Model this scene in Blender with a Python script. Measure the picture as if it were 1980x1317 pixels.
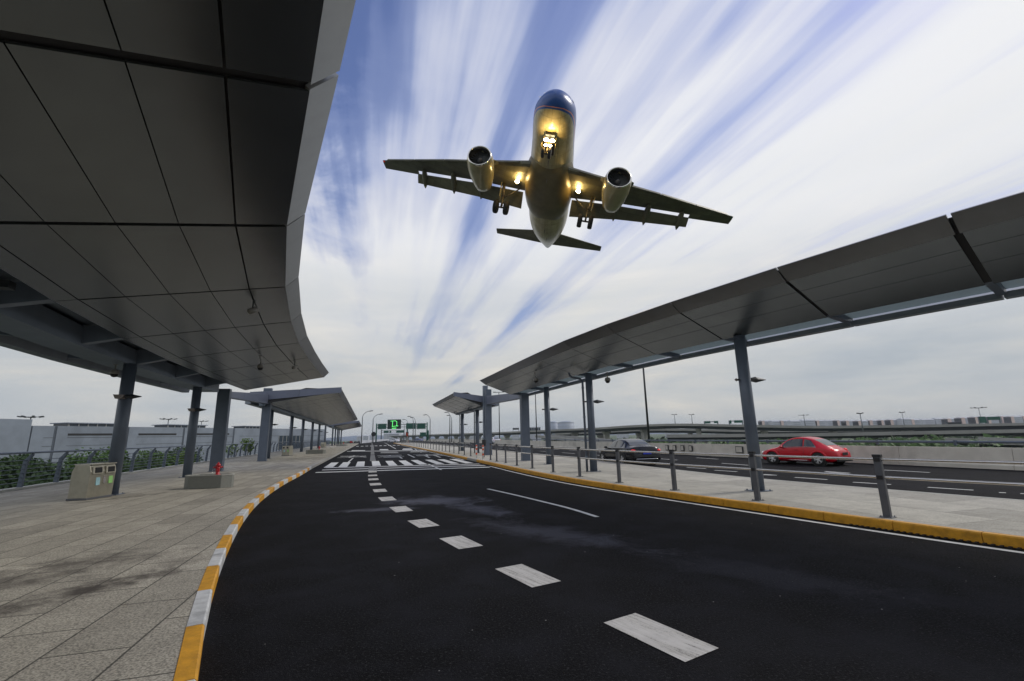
import bpy, bmesh, math, random
from mathutils import Vector, Matrix
R = math.radians
random.seed(7)
S = bpy.context.scene
for o in list(bpy.data.objects): bpy.data.objects.remove(o)
col = S.collection

# ------------------------------------------------------------------ camera
EYE = 1.75
ROLL = math.atan(.0218)
PITCH = R(11.776)
camd = bpy.data.cameras.new('camera')
camd.sensor_width = 36; camd.lens = 880 / 1980 * 36
camd.clip_start = .05; camd.clip_end = 20000
cam = bpy.data.objects.new('camera', camd); col.objects.link(cam)
fw = Vector((0, math.cos(PITCH), math.sin(PITCH)))
up0 = Vector((0, -math.sin(PITCH), math.cos(PITCH))); rt0 = Vector((1, 0, 0))
cr, sr_ = math.cos(ROLL), math.sin(ROLL)
rt = rt0 * cr - up0 * sr_; up = rt0 * sr_ + up0 * cr
cam.matrix_world = Matrix(((rt.x, up.x, -fw.x, 0), (rt.y, up.y, -fw.y, 0), (rt.z, up.z, -fw.z, EYE), (0, 0, 0, 1)))
S.camera = cam

def ray(px, py):
    u = (px - 990) / 880.; v = -(py - 658.5) / 880.
    return rt * u + up * v + fw
def gp(px, py, z=0.):                       # point of the plane at height z seen at a pixel of the photograph
    d = ray(px, py); t = (z - EYE) / d.z
    return Vector((d.x * t, d.y * t))
def at(px, py, Y):                          # point seen at a pixel, at distance Y along the view's ground direction
    d = ray(px, py); t = Y / d.y
    return Vector((d.x * t, Y, EYE + d.z * t))

# ------------------------------------------------------------------ exposure, sun, sky
S.view_settings.view_transform = 'Standard'; S.view_settings.look = 'None'
S.view_settings.exposure = 0; S.view_settings.gamma = 1
S.render.engine = 'CYCLES'
S.cycles.max_bounces = 6
SUN_AZ, SUN_EL = R(72), R(42)               # azimuth from +Y towards +X
sd = bpy.data.lights.new('sun', 'SUN'); sd.energy = 1.5; sd.angle = R(14); sd.color = (1, .95, .88)
sun = bpy.data.objects.new('sun', sd); col.objects.link(sun)
sdir = Vector((math.sin(SUN_AZ) * math.cos(SUN_EL), math.cos(SUN_AZ) * math.cos(SUN_EL), math.sin(SUN_EL)))
sun.rotation_euler = sdir.to_track_quat('Z', 'Y').to_euler(); sun.location = sdir * 300

W = bpy.data.worlds.new("World"); S.world = W; W.use_nodes = True
nt = W.node_tree; nt.nodes.clear()
def node(tree, typ, **kw):
    n = tree.nodes.new(typ)
    for k, v in kw.items(): setattr(n, k, v)
    return n
def mathn(tree, op, a, b=None, c=None, clamp=False):
    n = node(tree, 'ShaderNodeMath', operation=op); n.use_clamp = clamp
    for i, x in enumerate((a, b, c)):
        if x is None: continue
        if isinstance(x, (int, float)): n.inputs[i].default_value = x
        else: tree.links.new(x, n.inputs[i])
    return n.outputs[0]
def rampn(tree, fac, stops, interp='LINEAR'):
    n = node(tree, 'ShaderNodeValToRGB'); cr_ = n.color_ramp; cr_.interpolation = interp
    while len(cr_.elements) > 1: cr_.elements.remove(cr_.elements[-1])
    for i, (p, c) in enumerate(stops):
        e = cr_.elements[0] if i == 0 else cr_.elements.new(p)
        e.position = p
        e.color = (c, c, c, 1) if isinstance(c, (int, float)) else (*c, 1)
    if not isinstance(fac, (int, float)): tree.links.new(fac, n.inputs[0])
    return n.outputs[0]
def mixn(tree, fac, a, b, blend='MIX'):
    n = node(tree, 'ShaderNodeMix', data_type='RGBA', blend_type=blend)
    for s, x in ((n.inputs[0], fac), (n.inputs[6], a), (n.inputs[7], b)):
        if isinstance(x, (int, float)): s.default_value = x
        elif isinstance(x, tuple): s.default_value = (*x, 1)
        else: tree.links.new(x, s)
    return n.outputs[2]
def noisen(tree, vec, scale, detail=4, rough=.55, dist=0.):
    n = node(tree, 'ShaderNodeTexNoise'); n.inputs['Scale'].default_value = scale
    n.inputs['Detail'].default_value = detail; n.inputs['Roughness'].default_value = rough
    n.inputs['Distortion'].default_value = dist
    if vec is not None: tree.links.new(vec, n.inputs['Vector'])
    return n.outputs[0]

def build_world():
    sky = node(nt, 'ShaderNodeTexSky', sky_type='NISHITA'); sky.sun_disc = False
    sky.sun_elevation = SUN_EL; sky.sun_rotation = SUN_AZ; sky.air_density = 1.4; sky.dust_density = 1.2; sky.ozone_density = 2.5
    skc = mixn(nt, 1., sky.outputs[0], (.088, .084, .112), 'MULTIPLY')
    tc = node(nt, 'ShaderNodeTexCoord')
    sep = node(nt, 'ShaderNodeSeparateXYZ'); nt.links.new(tc.outputs['Generated'], sep.inputs[0])
    x, y, z = sep.outputs
    zz = mathn(nt, 'MAXIMUM', z, .012)
    h = R(-16.4); dx, dy = math.sin(h), math.cos(h)
    lat = mathn(nt, 'DIVIDE', mathn(nt, 'ADD', mathn(nt, 'MULTIPLY', x, dy), mathn(nt, 'MULTIPLY', y, -dx)), mathn(nt, 'ADD', zz, .04))
    alo = mathn(nt, 'DIVIDE', mathn(nt, 'ADD', mathn(nt, 'MULTIPLY', x, dx), mathn(nt, 'MULTIPLY', y, dy)), mathn(nt, 'ADD', zz, .04))
    def vec(sl, sa, off):
        c = node(nt, 'ShaderNodeCombineXYZ')
        nt.links.new(mathn(nt, 'MULTIPLY', lat, sl), c.inputs[0]); nt.links.new(mathn(nt, 'MULTIPLY', alo, sa), c.inputs[1])
        c.inputs[2].default_value = off
        return c.outputs[0]
    n1 = noisen(nt, vec(1.25, .34, 3.3), 1.6, 4, .5, .25)       # long wind-drawn streaks
    n2 = noisen(nt, vec(.55, .30, 8.1), 1.5, 3, .5)            # broad banks
    n3 = noisen(nt, vec(5.2, .30, 1.7), 1.5, 4, .55)            # fine fibres
    # where the banks lie across the wind (lat -2..3 mapped to 0..1)
    latn = mathn(nt, 'ADD', mathn(nt, 'MULTIPLY', lat, .2), .4, clamp=True)
    band = rampn(nt, latn, [(0, .9), (.30, .85), (.375, .42), (.41, .80), (.45, .66), (.475, .25), (.51, .72), (.565, .74), (.60, .34), (.635, .62), (.67, .98), (.76, .85), (.82, .66), (.90, .8), (1, .8)], 'EASE')
    f = mathn(nt, 'ADD', mathn(nt, 'MULTIPLY', n1, 1.0), mathn(nt, 'MULTIPLY', n2, .45))
    f = mathn(nt, 'ADD', f, mathn(nt, 'MULTIPLY', n3, .62))
    f = mathn(nt, 'ADD', f, mathn(nt, 'MULTIPLY', band, .50))
    f = mathn(nt, 'SUBTRACT', f, 1.06)
    hz = rampn(nt, z, [(0, .52), (.14, .40), (.27, .28), (.42, .14), (.62, .02), (1, 0)])
    f = mathn(nt, 'ADD', f, hz)
    pv_ = node(nt, 'ShaderNodeMapping'); pv_.inputs['Scale'].default_value = (2.2, 2.2, 3.4); nt.links.new(tc.outputs['Generated'], pv_.inputs[0])
    n5 = noisen(nt, pv_.outputs[0], 2.4, 7, .62, .35)
    puff = rampn(nt, latn, [(0, .5), (.355, .42), (.40, .06), (.5, .0), (1, .0)])
    f = mathn(nt, 'ADD', f, mathn(nt, 'MULTIPLY', mathn(nt, 'SUBTRACT', n5, .46), mathn(nt, 'MULTIPLY', puff, 2.2)))
    cov = rampn(nt, f, [(0, .02), (.12, .20), (.36, .74), (.55, .97), (1, 1)], 'EASE')
    # brightness of the cloud: thin veil bluish grey, thick white
    white = rampn(nt, f, [(0, (.42, .50, .78)), (.22, (.50, .57, .80)), (.40, (.78, .80, .89)), (.60, (.88, .89, .91)), (1, (.90, .90, .89))])
    # low sky: soft greyish layer with a warm break
    sv = node(nt, 'ShaderNodeMapping'); sv.inputs['Scale'].default_value = (1.0, 1.0, 5.5); nt.links.new(tc.outputs['Generated'], sv.inputs[0])
    n4 = noisen(nt, sv.outputs[0], 2.2, 6, .6, .4)
    low = rampn(nt, n4, [(.28, (.40, .45, .50)), (.45, (.50, .53, .55)), (.58, (.60, .60, .58)), (.72, (.76, .72, .64))])
    lowf = rampn(nt, z, [(0, 1), (.10, .92), (.26, .55), (.42, .12), (.55, 0)], 'EASE')
    cl = mixn(nt, lowf, white, low)
    # puffs low down
    c = mixn(nt, cov, skc, cl)
    below = rampn(nt, mathn(nt, 'ADD', z, .5), [(.47, 1), (.50, 0)])
    c = mixn(nt, below, c, (.12, .125, .12))
    bg = node(nt, 'ShaderNodeBackground'); nt.links.new(c, bg.inputs[0]); bg.inputs[1].default_value = 1.0
    out = node(nt, 'ShaderNodeOutputWorld'); nt.links.new(bg.outputs[0], out.inputs[0])
build_world()

# ------------------------------------------------------------------ materials
def mat(name, color, rough=.6, metal=0., var=.12, scale=6., bump=0., bscale=40., emit=None, es=1., alpha=None, spec=None, dirt=0.):
    m = bpy.data.materials.new(name); m.use_nodes = True; t = m.node_tree
    b = t.nodes['Principled BSDF']
    tc = node(t, 'ShaderNodeTexCoord')
    n = noisen(t, tc.outputs['Object'], scale, 5, .6)
    lo = tuple(max(0, c * (1 - var)) for c in color); hi = tuple(min(1, c * (1 + var)) for c in color)
    c = rampn(t, n, [(.3, lo), (.7, hi)])
    if dirt:
        n2 = noisen(t, tc.outputs['Object'], scale * .23, 6, .65, .6)
        f = rampn(t, n2, [(.52, 0.), (.72, dirt)])
        c = mixn(t, f, c, tuple(x * .35 for x in color))
    t.links.new(c, b.inputs['Base Color'])
    b.inputs['Roughness'].default_value = rough; b.inputs['Metallic'].default_value = metal
    if spec is not None: b.inputs['Specular IOR Level'].default_value = spec
    if bump:
        nb = noisen(t, tc.outputs['Object'], bscale, 3, .6)
        bn = node(t, 'ShaderNodeBump'); bn.inputs['Strength'].default_value = bump; bn.inputs['Distance'].default_value = .02
        t.links.new(nb, bn.inputs['Height']); t.links.new(bn.outputs[0], b.inputs['Normal'])
    if emit:
        b.inputs['Emission Color'].default_value = (*emit, 1); b.inputs['Emission Strength'].default_value = es
    return m
M = {}
M['soffit'] = mat('brushed_soffit_panel', (.165, .182, .192), .27, .75, .07, 2.2, dirt=.18)
M['soffit_edge'] = mat('edge_panel', (.30, .31, .32), .38, .6, .06, 3)
M['soffit_side'] = mat('slim_edge_panel', (.18, .19, .20), .35, .7, .06, 3)
M['roofdark'] = mat('shadow_gap_backing', (.03, .03, .032), .8)
M['steel'] = mat('blue_grey_painted_steel', (.10, .125, .165), .45, .1, .1, 2.5, dirt=.25)
M['steel2'] = mat('blue_grey_beam', (.15, .185, .235), .45, .1, .12, 1.5, dirt=.3)
M['beamend'] = mat('lavender_grey_cladding', (.145, .165, .225), .4, .3, .06, 1)
M['gutter'] = mat('gutter_steel', (.22, .25, .29), .45, .2, .12, 2)
M['glassroof'] = mat('pale_roof_glazing', (.36, .42, .44), .3, 0, .1, 1.2)
M['post'] = mat('grey_post_paint', (.11, .115, .125), .5, .2, .12, 4)
M['inox'] = mat('stainless_tube', (.66, .64, .60), .22, .95, .08, 3)
M['capblack'] = mat('black_cap', (.02, .02, .022), .5)
M['camera_shell'] = mat('camera_shell', (.22, .21, .19), .4, .1)
M['lampdark'] = mat('lamp_dark', (.04, .045, .05), .45, .3)
M['lampend'] = mat('lamp_end', (.20, .17, .16), .5)
M['concrete'] = mat('barrier_concrete', (.56, .535, .47), .85, 0, .12, 1.3, .25, 30, dirt=.45)
M['concrete_wall'] = mat('building_concrete', (.205, .235, .275), .85, 0, .16, .25, dirt=.35)
M['concrete_dk'] = mat('viaduct_girder', (.075, .09, .11), .85, 0, .15, .2)
M['concrete_lt'] = mat('viaduct_parapet', (.30, .30, .28), .85, 0, .15, .15, dirt=.3)
M['kerbstone'] = mat('kerb_granite', (.30, .29, .26), .8, 0, .15, 9, .3, 80)
M['kyellow'] = mat('kerb_yellow_paint', (.60, .29, .015), .6, 0, .2, 9, .15, 60, dirt=.75)
M['kwhite'] = mat('kerb_white_paint', (.55, .56, .55), .6, 0, .16, 9, .15, 60, dirt=.75)
M['red'] = mat('hydrant_red', (.42, .012, .018), .35, 0, .15, 8)
M['white'] = mat('white_paint', (.7, .7, .68), .4, 0, .05, 4)
M['orange'] = mat('orange_red_band', (.65, .09, .02), .45)
M['inoxbin'] = mat('bin_steel', (.40, .38, .31), .38, .7, .12, 4, dirt=.3)
M['bincap'] = mat('bin_light', (.42, .40, .33), .5, .2, .08, 4)
M['black'] = mat('black_opening', (.008, .008, .008), .6)
M['stickb'] = mat('pale_blue_sticker', (.33, .55, .60), .5)
M['stickg'] = mat('green_sticker', (.30, .60, .18), .5)
M['granite'] = mat('speckled_granite', (.21, .215, .19), .75, 0, .45, 45, .3, 90)
M['granite_l'] = mat('pale_granite', (.40, .40, .36), .75, 0, .2, 30, .2, 60)
M['signgreen'] = mat('sign_green', (.004, .085, .055), .5, 0, .15, .6)
M['signwhite'] = mat('sign_white', (.6, .65, .62), .5)
M['led'] = mat('led_green', (.05, .5, .1), .5, emit=(.16, 1, .22), es=1.6)
M['ledboard'] = mat('led_board', (.002, .022, .016), .5, 0, .2, 1.)
M['pole'] = mat('galvanised_pole', (.20, .22, .24), .5, .4, .1, 1)
M['trunk'] = mat('bark', (.07, .05, .035), .9)
def leafmat(name, c):
    m = bpy.data.materials.new(name); m.use_nodes = True; t = m.node_tree; b = t.nodes['Principled BSDF']
    tc = node(t, 'ShaderNodeTexCoord'); n = noisen(t, tc.outputs['Object'], 2.4, 5, .8)
    cc = rampn(t, n, [(.3, tuple(x * .55 for x in c)), (.7, tuple(x * 1.4 for x in c))])
    t.links.new(cc, b.inputs['Base Color']); b.inputs['Roughness'].default_value = .7
    return m
M['leaf'] = leafmat('leaf_green', (.055, .115, .02)); M['leafdk'] = leafmat('leaf_dark', (.028, .062, .014))
M['leafred'] = leafmat('leaf_red', (.35, .02, .03)); M['leaflt'] = leafmat('leaf_light', (.10, .17, .025))
M['tyre'] = mat('tyre', (.012, .012, .012), .8)
M['rim'] = mat('alloy_rim', (.72, .72, .72), .35, .25)
M['glass'] = mat('car_glass', (.02, .026, .028), .06, 0, .02, 1, spec=.9)
M['chrome'] = mat('chrome', (.75, .75, .75), .15, 1.)
M['redcar'] = mat('red_car_paint', (.50, .003, .014), .22, 0, .03, 1, spec=.45)
M['blackcar'] = mat('black_car_paint', (.003, .0035, .006), .12, 0, .03, 1, spec=.35)
M['whitecar'] = mat('white_car_paint', (.72, .74, .8), .25, 0, .03, 1)
M['bluecar'] = mat('blue_car_paint', (.10, .13, .26), .25, 0, .03, 1)
M['plate'] = mat('blue_plate', (.02, .05, .55), .4)
M['taillight'] = mat('tail_light', (.55, .01, .015), .2, emit=(1, .02, .02), es=.25)
M['cablewhite'] = mat('tank_white', (.33, .37, .43), .6, .1, .1, .1)
M['blockgrey'] = mat('apartment_grey', (.46, .48, .52), .8, 0, .1, .05)
M['blockpink'] = mat('apartment_pink', (.72, .55, .48), .8, 0, .1, .05)
M['bandgrey'] = mat('window_band_grey', (.24, .26, .31), .5)
M['darkglass'] = mat('dark_glazing', (.03, .045, .06), .15)
M['metalwork'] = mat('grating_iron', (.02, .02, .02), .7, .3)

def asphalt():
    m = bpy.data.materials.new('asphalt'); m.use_nodes = True; t = m.node_tree; b = t.nodes['Principled BSDF']
    tc = node(t, 'ShaderNodeTexCoord'); P = tc.outputs['Object']
    g1 = noisen(t, P, 42, 3, .85); g2 = noisen(t, P, 1.1, 6, .62, .3); g3 = noisen(t, P, .25, 4, .55)
    v = node(t, 'ShaderNodeTexVoronoi'); v.inputs['Scale'].default_value = 120; t.links.new(P, v.inputs['Vector'])
    c = rampn(t, g1, [(.38, (.001, .001, .0013)), (.50, (.0035, .0035, .0042)), (.60, (.014, .014, .015)), (.70, (.085, .085, .085))])
    c = mixn(t, rampn(t, g2, [(.42, 0.), (.66, .75)]), c, (.014, .0145, .0185))
    c = mixn(t, rampn(t, g3, [(.45, 0.), (.65, .35)]), c, (.005, .005, .0055))
    # rare pale grit
    v2 = node(t, 'ShaderNodeTexVoronoi'); v2.inputs['Scale'].default_value = 3.2; t.links.new(P, v2.inputs['Vector'])
    c = mixn(t, rampn(t, v2.outputs['Distance'], [(.020, 1.), (.030, 0.)]), c, (.35, .34, .32))
    # dried spill, an elongated ragged patch, and its trail along the lane
    def blob(cx, cy, ang, lx, ly, seedscale):
        mp = node(t, 'ShaderNodeMapping'); mp.vector_type = 'TEXTURE'
        mp.inputs['Location'].default_value = (cx, cy, 0); mp.inputs['Rotation'].default_value = (0, 0, ang); mp.inputs['Scale'].default_value = (lx, ly, 1)
        t.links.new(P, mp.inputs[0])
        ln = node(t, 'ShaderNodeVectorMath', operation='LENGTH'); t.links.new(mp.outputs[0], ln.inputs[0])
        nn = noisen(t, P, seedscale, 6, .7, .8)
        s = mathn(t, 'ADD', ln.outputs['Value'], mathn(t, 'MULTIPLY', mathn(t, 'SUBTRACT', nn, .5), 2.2))
        return rampn(t, s, [(.25, 1.), (1.15, 0.)])
    for (px, py, ang, lx, ly, k) in ((730, 985, .2, 1.2, .35, .55), (840, 968, -.15, 1.7, 1.1, .65), (930, 985, -.9, 1.6, .5, .5), (1060, 1030, -.75, 2.4, .6, .30), (1480, 1110, -.75, 1.8, .5, .12)):
        q = gp(px, py); f = blob(q.x, q.y, ang, lx, ly, 1.6)
        f = mathn(t, 'MULTIPLY', f, mathn(t, 'MULTIPLY', mathn(t, 'ADD', g1, .15), k))
        c = mixn(t, f, c, (.22, .225, .27))
    t.links.new(c, b.inputs['Base Color']); b.inputs['Roughness'].default_value = .85
    b.inputs['Specular IOR Level'].default_value = .09
    bn = node(t, 'ShaderNodeBump'); bn.inputs['Strength'].default_value = .55; bn.inputs['Distance'].default_value = .012
    t.links.new(v.outputs['Distance'], bn.inputs['Height']); t.links.new(bn.outputs[0], b.inputs['Normal'])
    return m
M['asphalt'] = asphalt()

def paving(name, tone, bw, bh, joint, contrast):
    m = bpy.data.materials.new(name); m.use_nodes = True; t = m.node_tree; b = t.nodes['Principled BSDF']
    tc = node(t, 'ShaderNodeTexCoord'); P = tc.outputs['Object']
    mp = node(t, 'ShaderNodeMapping'); mp.inputs['Rotation'].default_value = (0, 0, R(-106.8)); t.links.new(P, mp.inputs[0])
    br = node(t, 'ShaderNodeTexBrick'); br.offset = .5; t.links.new(mp.outputs[0], br.inputs['Vector'])
    br.inputs['Scale'].default_value = 1; br.inputs['Brick Width'].default_value = bw; br.inputs['Row Height'].default_value = bh
    br.inputs['Mortar Size'].default_value = joint; br.inputs['Mortar Smooth'].default_value = .2
    br.inputs['Color1'].default_value = (*tuple(x * .80 for x in tone), 1); br.inputs['Color2'].default_value = (*tuple(x * 1.12 for x in tone), 1)
    br.inputs['Mortar'].default_value = (*tuple(x * .22 for x in tone), 1)
    g = noisen(t, P, 52, 2, .7); g2 = noisen(t, P, .7, 7, .7, .5); g3 = noisen(t, P, 3, 5, .65)
    c = mixn(t, 1., br.outputs[0], rampn(t, g, [(.36, 1 - contrast * 1.3), (.49, .98), (.62, 1 + contrast)]), 'MULTIPLY')
    c = mixn(t, 1., c, rampn(t, g3, [(.3, .82), (.7, 1.08)]), 'MULTIPLY')
    c = mixn(t, rampn(t, g2, [(.55, 0.), (.75, .42)]), c, (.10, .085, .07))
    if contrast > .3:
        for (px, py, ang, lx, ly, k) in ((170, 1140, 1.1, 1.1, .38, .95), (50, 1112, 1.0, 1.8, .8, .7), (240, 962, 1.2, 1.8, .35, .55), (330, 1090, .9, .7, .4, .3)):  # dark stains, plus the bin's shade towards the granite block painted into the slabs
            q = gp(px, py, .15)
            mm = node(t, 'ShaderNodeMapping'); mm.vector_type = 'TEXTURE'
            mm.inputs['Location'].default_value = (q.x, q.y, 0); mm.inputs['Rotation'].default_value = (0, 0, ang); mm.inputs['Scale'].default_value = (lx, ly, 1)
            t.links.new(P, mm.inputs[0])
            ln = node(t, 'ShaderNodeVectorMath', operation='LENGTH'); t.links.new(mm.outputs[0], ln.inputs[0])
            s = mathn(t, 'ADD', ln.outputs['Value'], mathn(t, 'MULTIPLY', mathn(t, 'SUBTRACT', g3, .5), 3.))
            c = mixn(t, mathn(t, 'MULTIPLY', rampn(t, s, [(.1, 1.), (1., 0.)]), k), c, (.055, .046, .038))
    t.links.new(c, b.inputs['Base Color']); b.inputs['Roughness'].default_value = .8; b.inputs['Specular IOR Level'].default_value = .3
    bn = node(t, 'ShaderNodeBump'); bn.inputs['Strength'].default_value = .3; bn.inputs['Distance'].default_value = .01
    t.links.new(c, bn.inputs['Height']); t.links.new(bn.outputs[0], b.inputs['Normal'])
    return m
M['paveL'] = paving('granite_slab_paving', (.36, .335, .275), 1.2, .6, .010, .36)
M['paveR'] = paving('island_paving', (.44, .42, .36), 1.6, 1.3, .006, .25)

def paint():
    m = bpy.data.materials.new('road_paint'); m.use_nodes = True; t = m.node_tree; b = t.nodes['Principled BSDF']
    tc = node(t, 'ShaderNodeTexCoord'); P = tc.outputs['Object']
    mp = node(t, 'ShaderNodeMapping'); mp.inputs['Rotation'].default_value = (0, 0, R(-125)); mp.inputs['Scale'].default_value = (1, 1, 1); t.links.new(P, mp.inputs[0])
    mp2 = node(t, 'ShaderNodeMapping'); mp2.inputs['Scale'].default_value = (1.3, 13, 1); t.links.new(mp.outputs[0], mp2.inputs[0])
    st = noisen(t, mp2.outputs[0], 1.3, 7, .75, .6); g = noisen(t, P, 60, 4, .8); g2 = noisen(t, P, 3, 4, .6)
    c = rampn(t, st, [(.34, (.36, .34, .29)), (.5, (.52, .50, .45)), (.66, (.60, .58, .54))])
    w = mathn(t, 'ADD', mathn(t, 'MULTIPLY', g, .6), mathn(t, 'MULTIPLY', st, .5))
    c = mixn(t, rampn(t, w, [(.43, .85), (.50, 0.)]), c, (.05, .05, .05))
    c = mixn(t, rampn(t, g2, [(.5, 0.), (.75, .35)]), c, (.25, .24, .22))
    t.links.new(c, b.inputs['Base Color']); b.inputs['Roughness'].default_value = .7
    return m
M['paint'] = paint()
M['paint_pure'] = mat('fresh_line_paint', (.60, .60, .57), .7, 0, .15, 5, dirt=.25)
M['paint_faint'] = mat('worn_marking', (.16, .16, .15), .8, 0, .6, 5)
M['paint_tan'] = mat('reddish_worn_marking', (.20, .15, .13), .8, 0, .4, 5)
def groundmat():
    m = bpy.data.materials.new('low_ground'); m.use_nodes = True; t = m.node_tree; b = t.nodes['Principled BSDF']
    tc = node(t, 'ShaderNodeTexCoord'); P = tc.outputs['Object']
    n = noisen(t, P, .02, 6, .6); n2 = noisen(t, P, .5, 5, .7)
    c = rampn(t, n, [(.35, (.035, .07, .018)), (.5, (.06, .10, .03)), (.62, (.12, .12, .09)), (.7, (.16, .16, .15))])
    c = mixn(t, 1., c, rampn(t, n2, [(.3, .6), (.7, 1.3)]), 'MULTIPLY')
    t.links.new(c, b.inputs['Base Color']); b.inputs['Roughness'].default_value = .9
    return m
M['ground'] = groundmat()

def glazing():
    m = bpy.data.materials.new('milky_roof_glazing'); m.use_nodes = True; t = m.node_tree; b = t.nodes['Principled BSDF']; o = t.nodes['Material Output']
    b.inputs['Base Color'].default_value = (.35, .42, .43, 1); b.inputs['Roughness'].default_value = .25
    tr = node(t, 'ShaderNodeBsdfTranslucent'); tr.inputs[0].default_value = (.10, .13, .14, 1)
    mx = node(t, 'ShaderNodeMixShader'); mx.inputs[0].default_value = .6; t.links.new(b.outputs[0], mx.inputs[1]); t.links.new(tr.outputs[0], mx.inputs[2]); t.links.new(mx.outputs[0], o.inputs[0])
    return m
M['glassroof'] = glazing()
# ------------------------------------------------------------------ mesh helpers
class MB:
    def __init__(s): s.bm = bmesh.new(); s.mi = 0
    def face(s, pts):
        vs = [s.bm.verts.new(Vector(p)) for p in pts]
        f = s.bm.faces.new(vs); f.material_index = s.mi; return f
    def quadstrip(s, A, B):
        a = [s.bm.verts.new(Vector(p)) for p in A]; b = [s.bm.verts.new(Vector(p)) for p in B]
        for i in range(len(a) - 1):
            f = s.bm.faces.new((a[i], a[i + 1], b[i + 1], b[i])); f.material_index = s.mi
    def hexa(s, lo, hi):                      # two rings of equal length, closed
        a = [s.bm.verts.new(Vector(p)) for p in lo]; b = [s.bm.verts.new(Vector(p)) for p in hi]
        n = len(a); fs = [s.bm.faces.new(list(reversed(a))), s.bm.faces.new(b)]
        for i in range(n): fs.append(s.bm.faces.new((a[i], a[(i + 1) % n], b[(i + 1) % n], b[i])))
        for f in fs: f.material_index = s.mi
        return a + b
    def box(s, c, sx, sy, sz, rz=0., rx=0., ry=0.):
        m = Matrix.Translation(Vector(c)) @ Matrix.Rotation(rz, 4, 'Z') @ Matrix.Rotation(ry, 4, 'Y') @ Matrix.Rotation(rx, 4, 'X')
        h = [(-sx / 2, -sy / 2), (sx / 2, -sy / 2), (sx / 2, sy / 2), (-sx / 2, sy / 2)]
        s.hexa([m @ Vector((x, y, -sz / 2)) for x, y in h], [m @ Vector((x, y, sz / 2)) for x, y in h])
    def bar(s, a, b, w, h, upv=(0, 0, 1)):   # box beam from a to b
        a = Vector(a); b = Vector(b); d = (b - a).normalized(); u = Vector(upv)
        r = d.cross(u).normalized() * (w / 2); u = r.cross(d).normalized() * (h / 2)
        s.hexa([a - r - u, a + r - u, a + r + u, a - r + u], [b - r - u, b + r - u, b + r + u, b - r + u])
    def tube(s, pts, r, n=10, caps=True):
        pts = [Vector(p) for p in pts]; rs = r if isinstance(r, (list, tuple)) else [r] * len(pts)
        rings = []; pr = None
        for i, p in enumerate(pts):
            d = (pts[min(i + 1, len(pts) - 1)] - pts[max(i - 1, 0)]).normalized()
            if pr is None:
                ref = Vector((0, 0, 1)) if abs(d.z) < .9 else Vector((1, 0, 0)); pr = d.cross(ref).normalized()
            else: pr = (pr - d * pr.dot(d)).normalized()
            q = d.cross(pr)
            rings.append([s.bm.verts.new(p + (pr * math.cos(2 * math.pi * k / n) + q * math.sin(2 * math.pi * k / n)) * rs[i]) for k in range(n)])
        for a, b in zip(rings, rings[1:]):
            for k in range(n):
                f = s.bm.faces.new((a[k], a[(k + 1) % n], b[(k + 1) % n], b[k])); f.smooth = True; f.material_index = s.mi
        if caps:
            for rg in (rings[0], rings[-1]):
                f = s.bm.faces.new(rg); f.material_index = s.mi
    def lathe(s, prof, n=24, mtx=None, caps=True):   # prof: (r, z) about Z, transformed by mtx
        mtx = mtx or Matrix()
        rings = [[s.bm.verts.new(mtx @ Vector((r * math.cos(2 * math.pi * k / n), r * math.sin(2 * math.pi * k / n), z))) for k in range(n)] for r, z in prof]
        for a, b in zip(rings, rings[1:]):
            for k in range(n):
                f = s.bm.faces.new((a[k], a[(k + 1) % n], b[(k + 1) % n], b[k])); f.smooth = True; f.material_index = s.mi
        if caps:
            for rg in (rings[0], rings[-1]):
                try: f = s.bm.faces.new(rg); f.material_index = s.mi
                except Exception: pass
    def ico(s, c, r, sub=1, sq=(1, 1, 1)):
        v = bmesh.ops.create_icosphere(s.bm, subdivisions=sub, radius=r)['verts']
        for q in v: q.co = Vector((q.co.x * sq[0], q.co.y * sq[1], q.co.z * sq[2])) + Vector(c)
        for q in v:
            for f in q.link_faces: f.smooth = True; f.material_index = s.mi
    def build(s, name, mats, parent=None, bevel=0., origin=None):
        me = bpy.data.meshes.new(name)
        bmesh.ops.recalc_face_normals(s.bm, faces=s.bm.faces)
        s.bm.to_mesh(me); s.bm.free()
        for m in (mats if isinstance(mats, (list, tuple)) else [mats]): me.materials.append(m)
        o = bpy.data.objects.new(name, me); col.objects.link(o)
        if parent: o.parent = parent
        if bevel:
            b = o.modifiers.new('bevel', 'BEVEL'); b.width = bevel; b.segments = 2; b.limit_method = 'ANGLE'
        return o
def tag(o, label=None, cat=None, group=None, kind=None):
    if label: o['label'] = label
    if cat: o['category'] = cat
    if group: o['group'] = group
    if kind: o['kind'] = kind
    return o
def thing(name, label, cat, loc=(0, 0, 0), rz=0., group=None):
    o = bpy.data.objects.new(name, None); col.objects.link(o); o.location = loc; o.rotation_euler = (0, 0, rz); o.empty_display_size = .3
    return tag(o, label, cat, group)
def copy_tree(o, parent=None):
    c = o.copy(); col.objects.link(c); c.parent = parent
    for ch in list(o.children): copy_tree(ch, c)
    return c
def v3(p, z): return Vector((p[0], p[1], z))
def v2(*a): return Vector(a)

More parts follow.
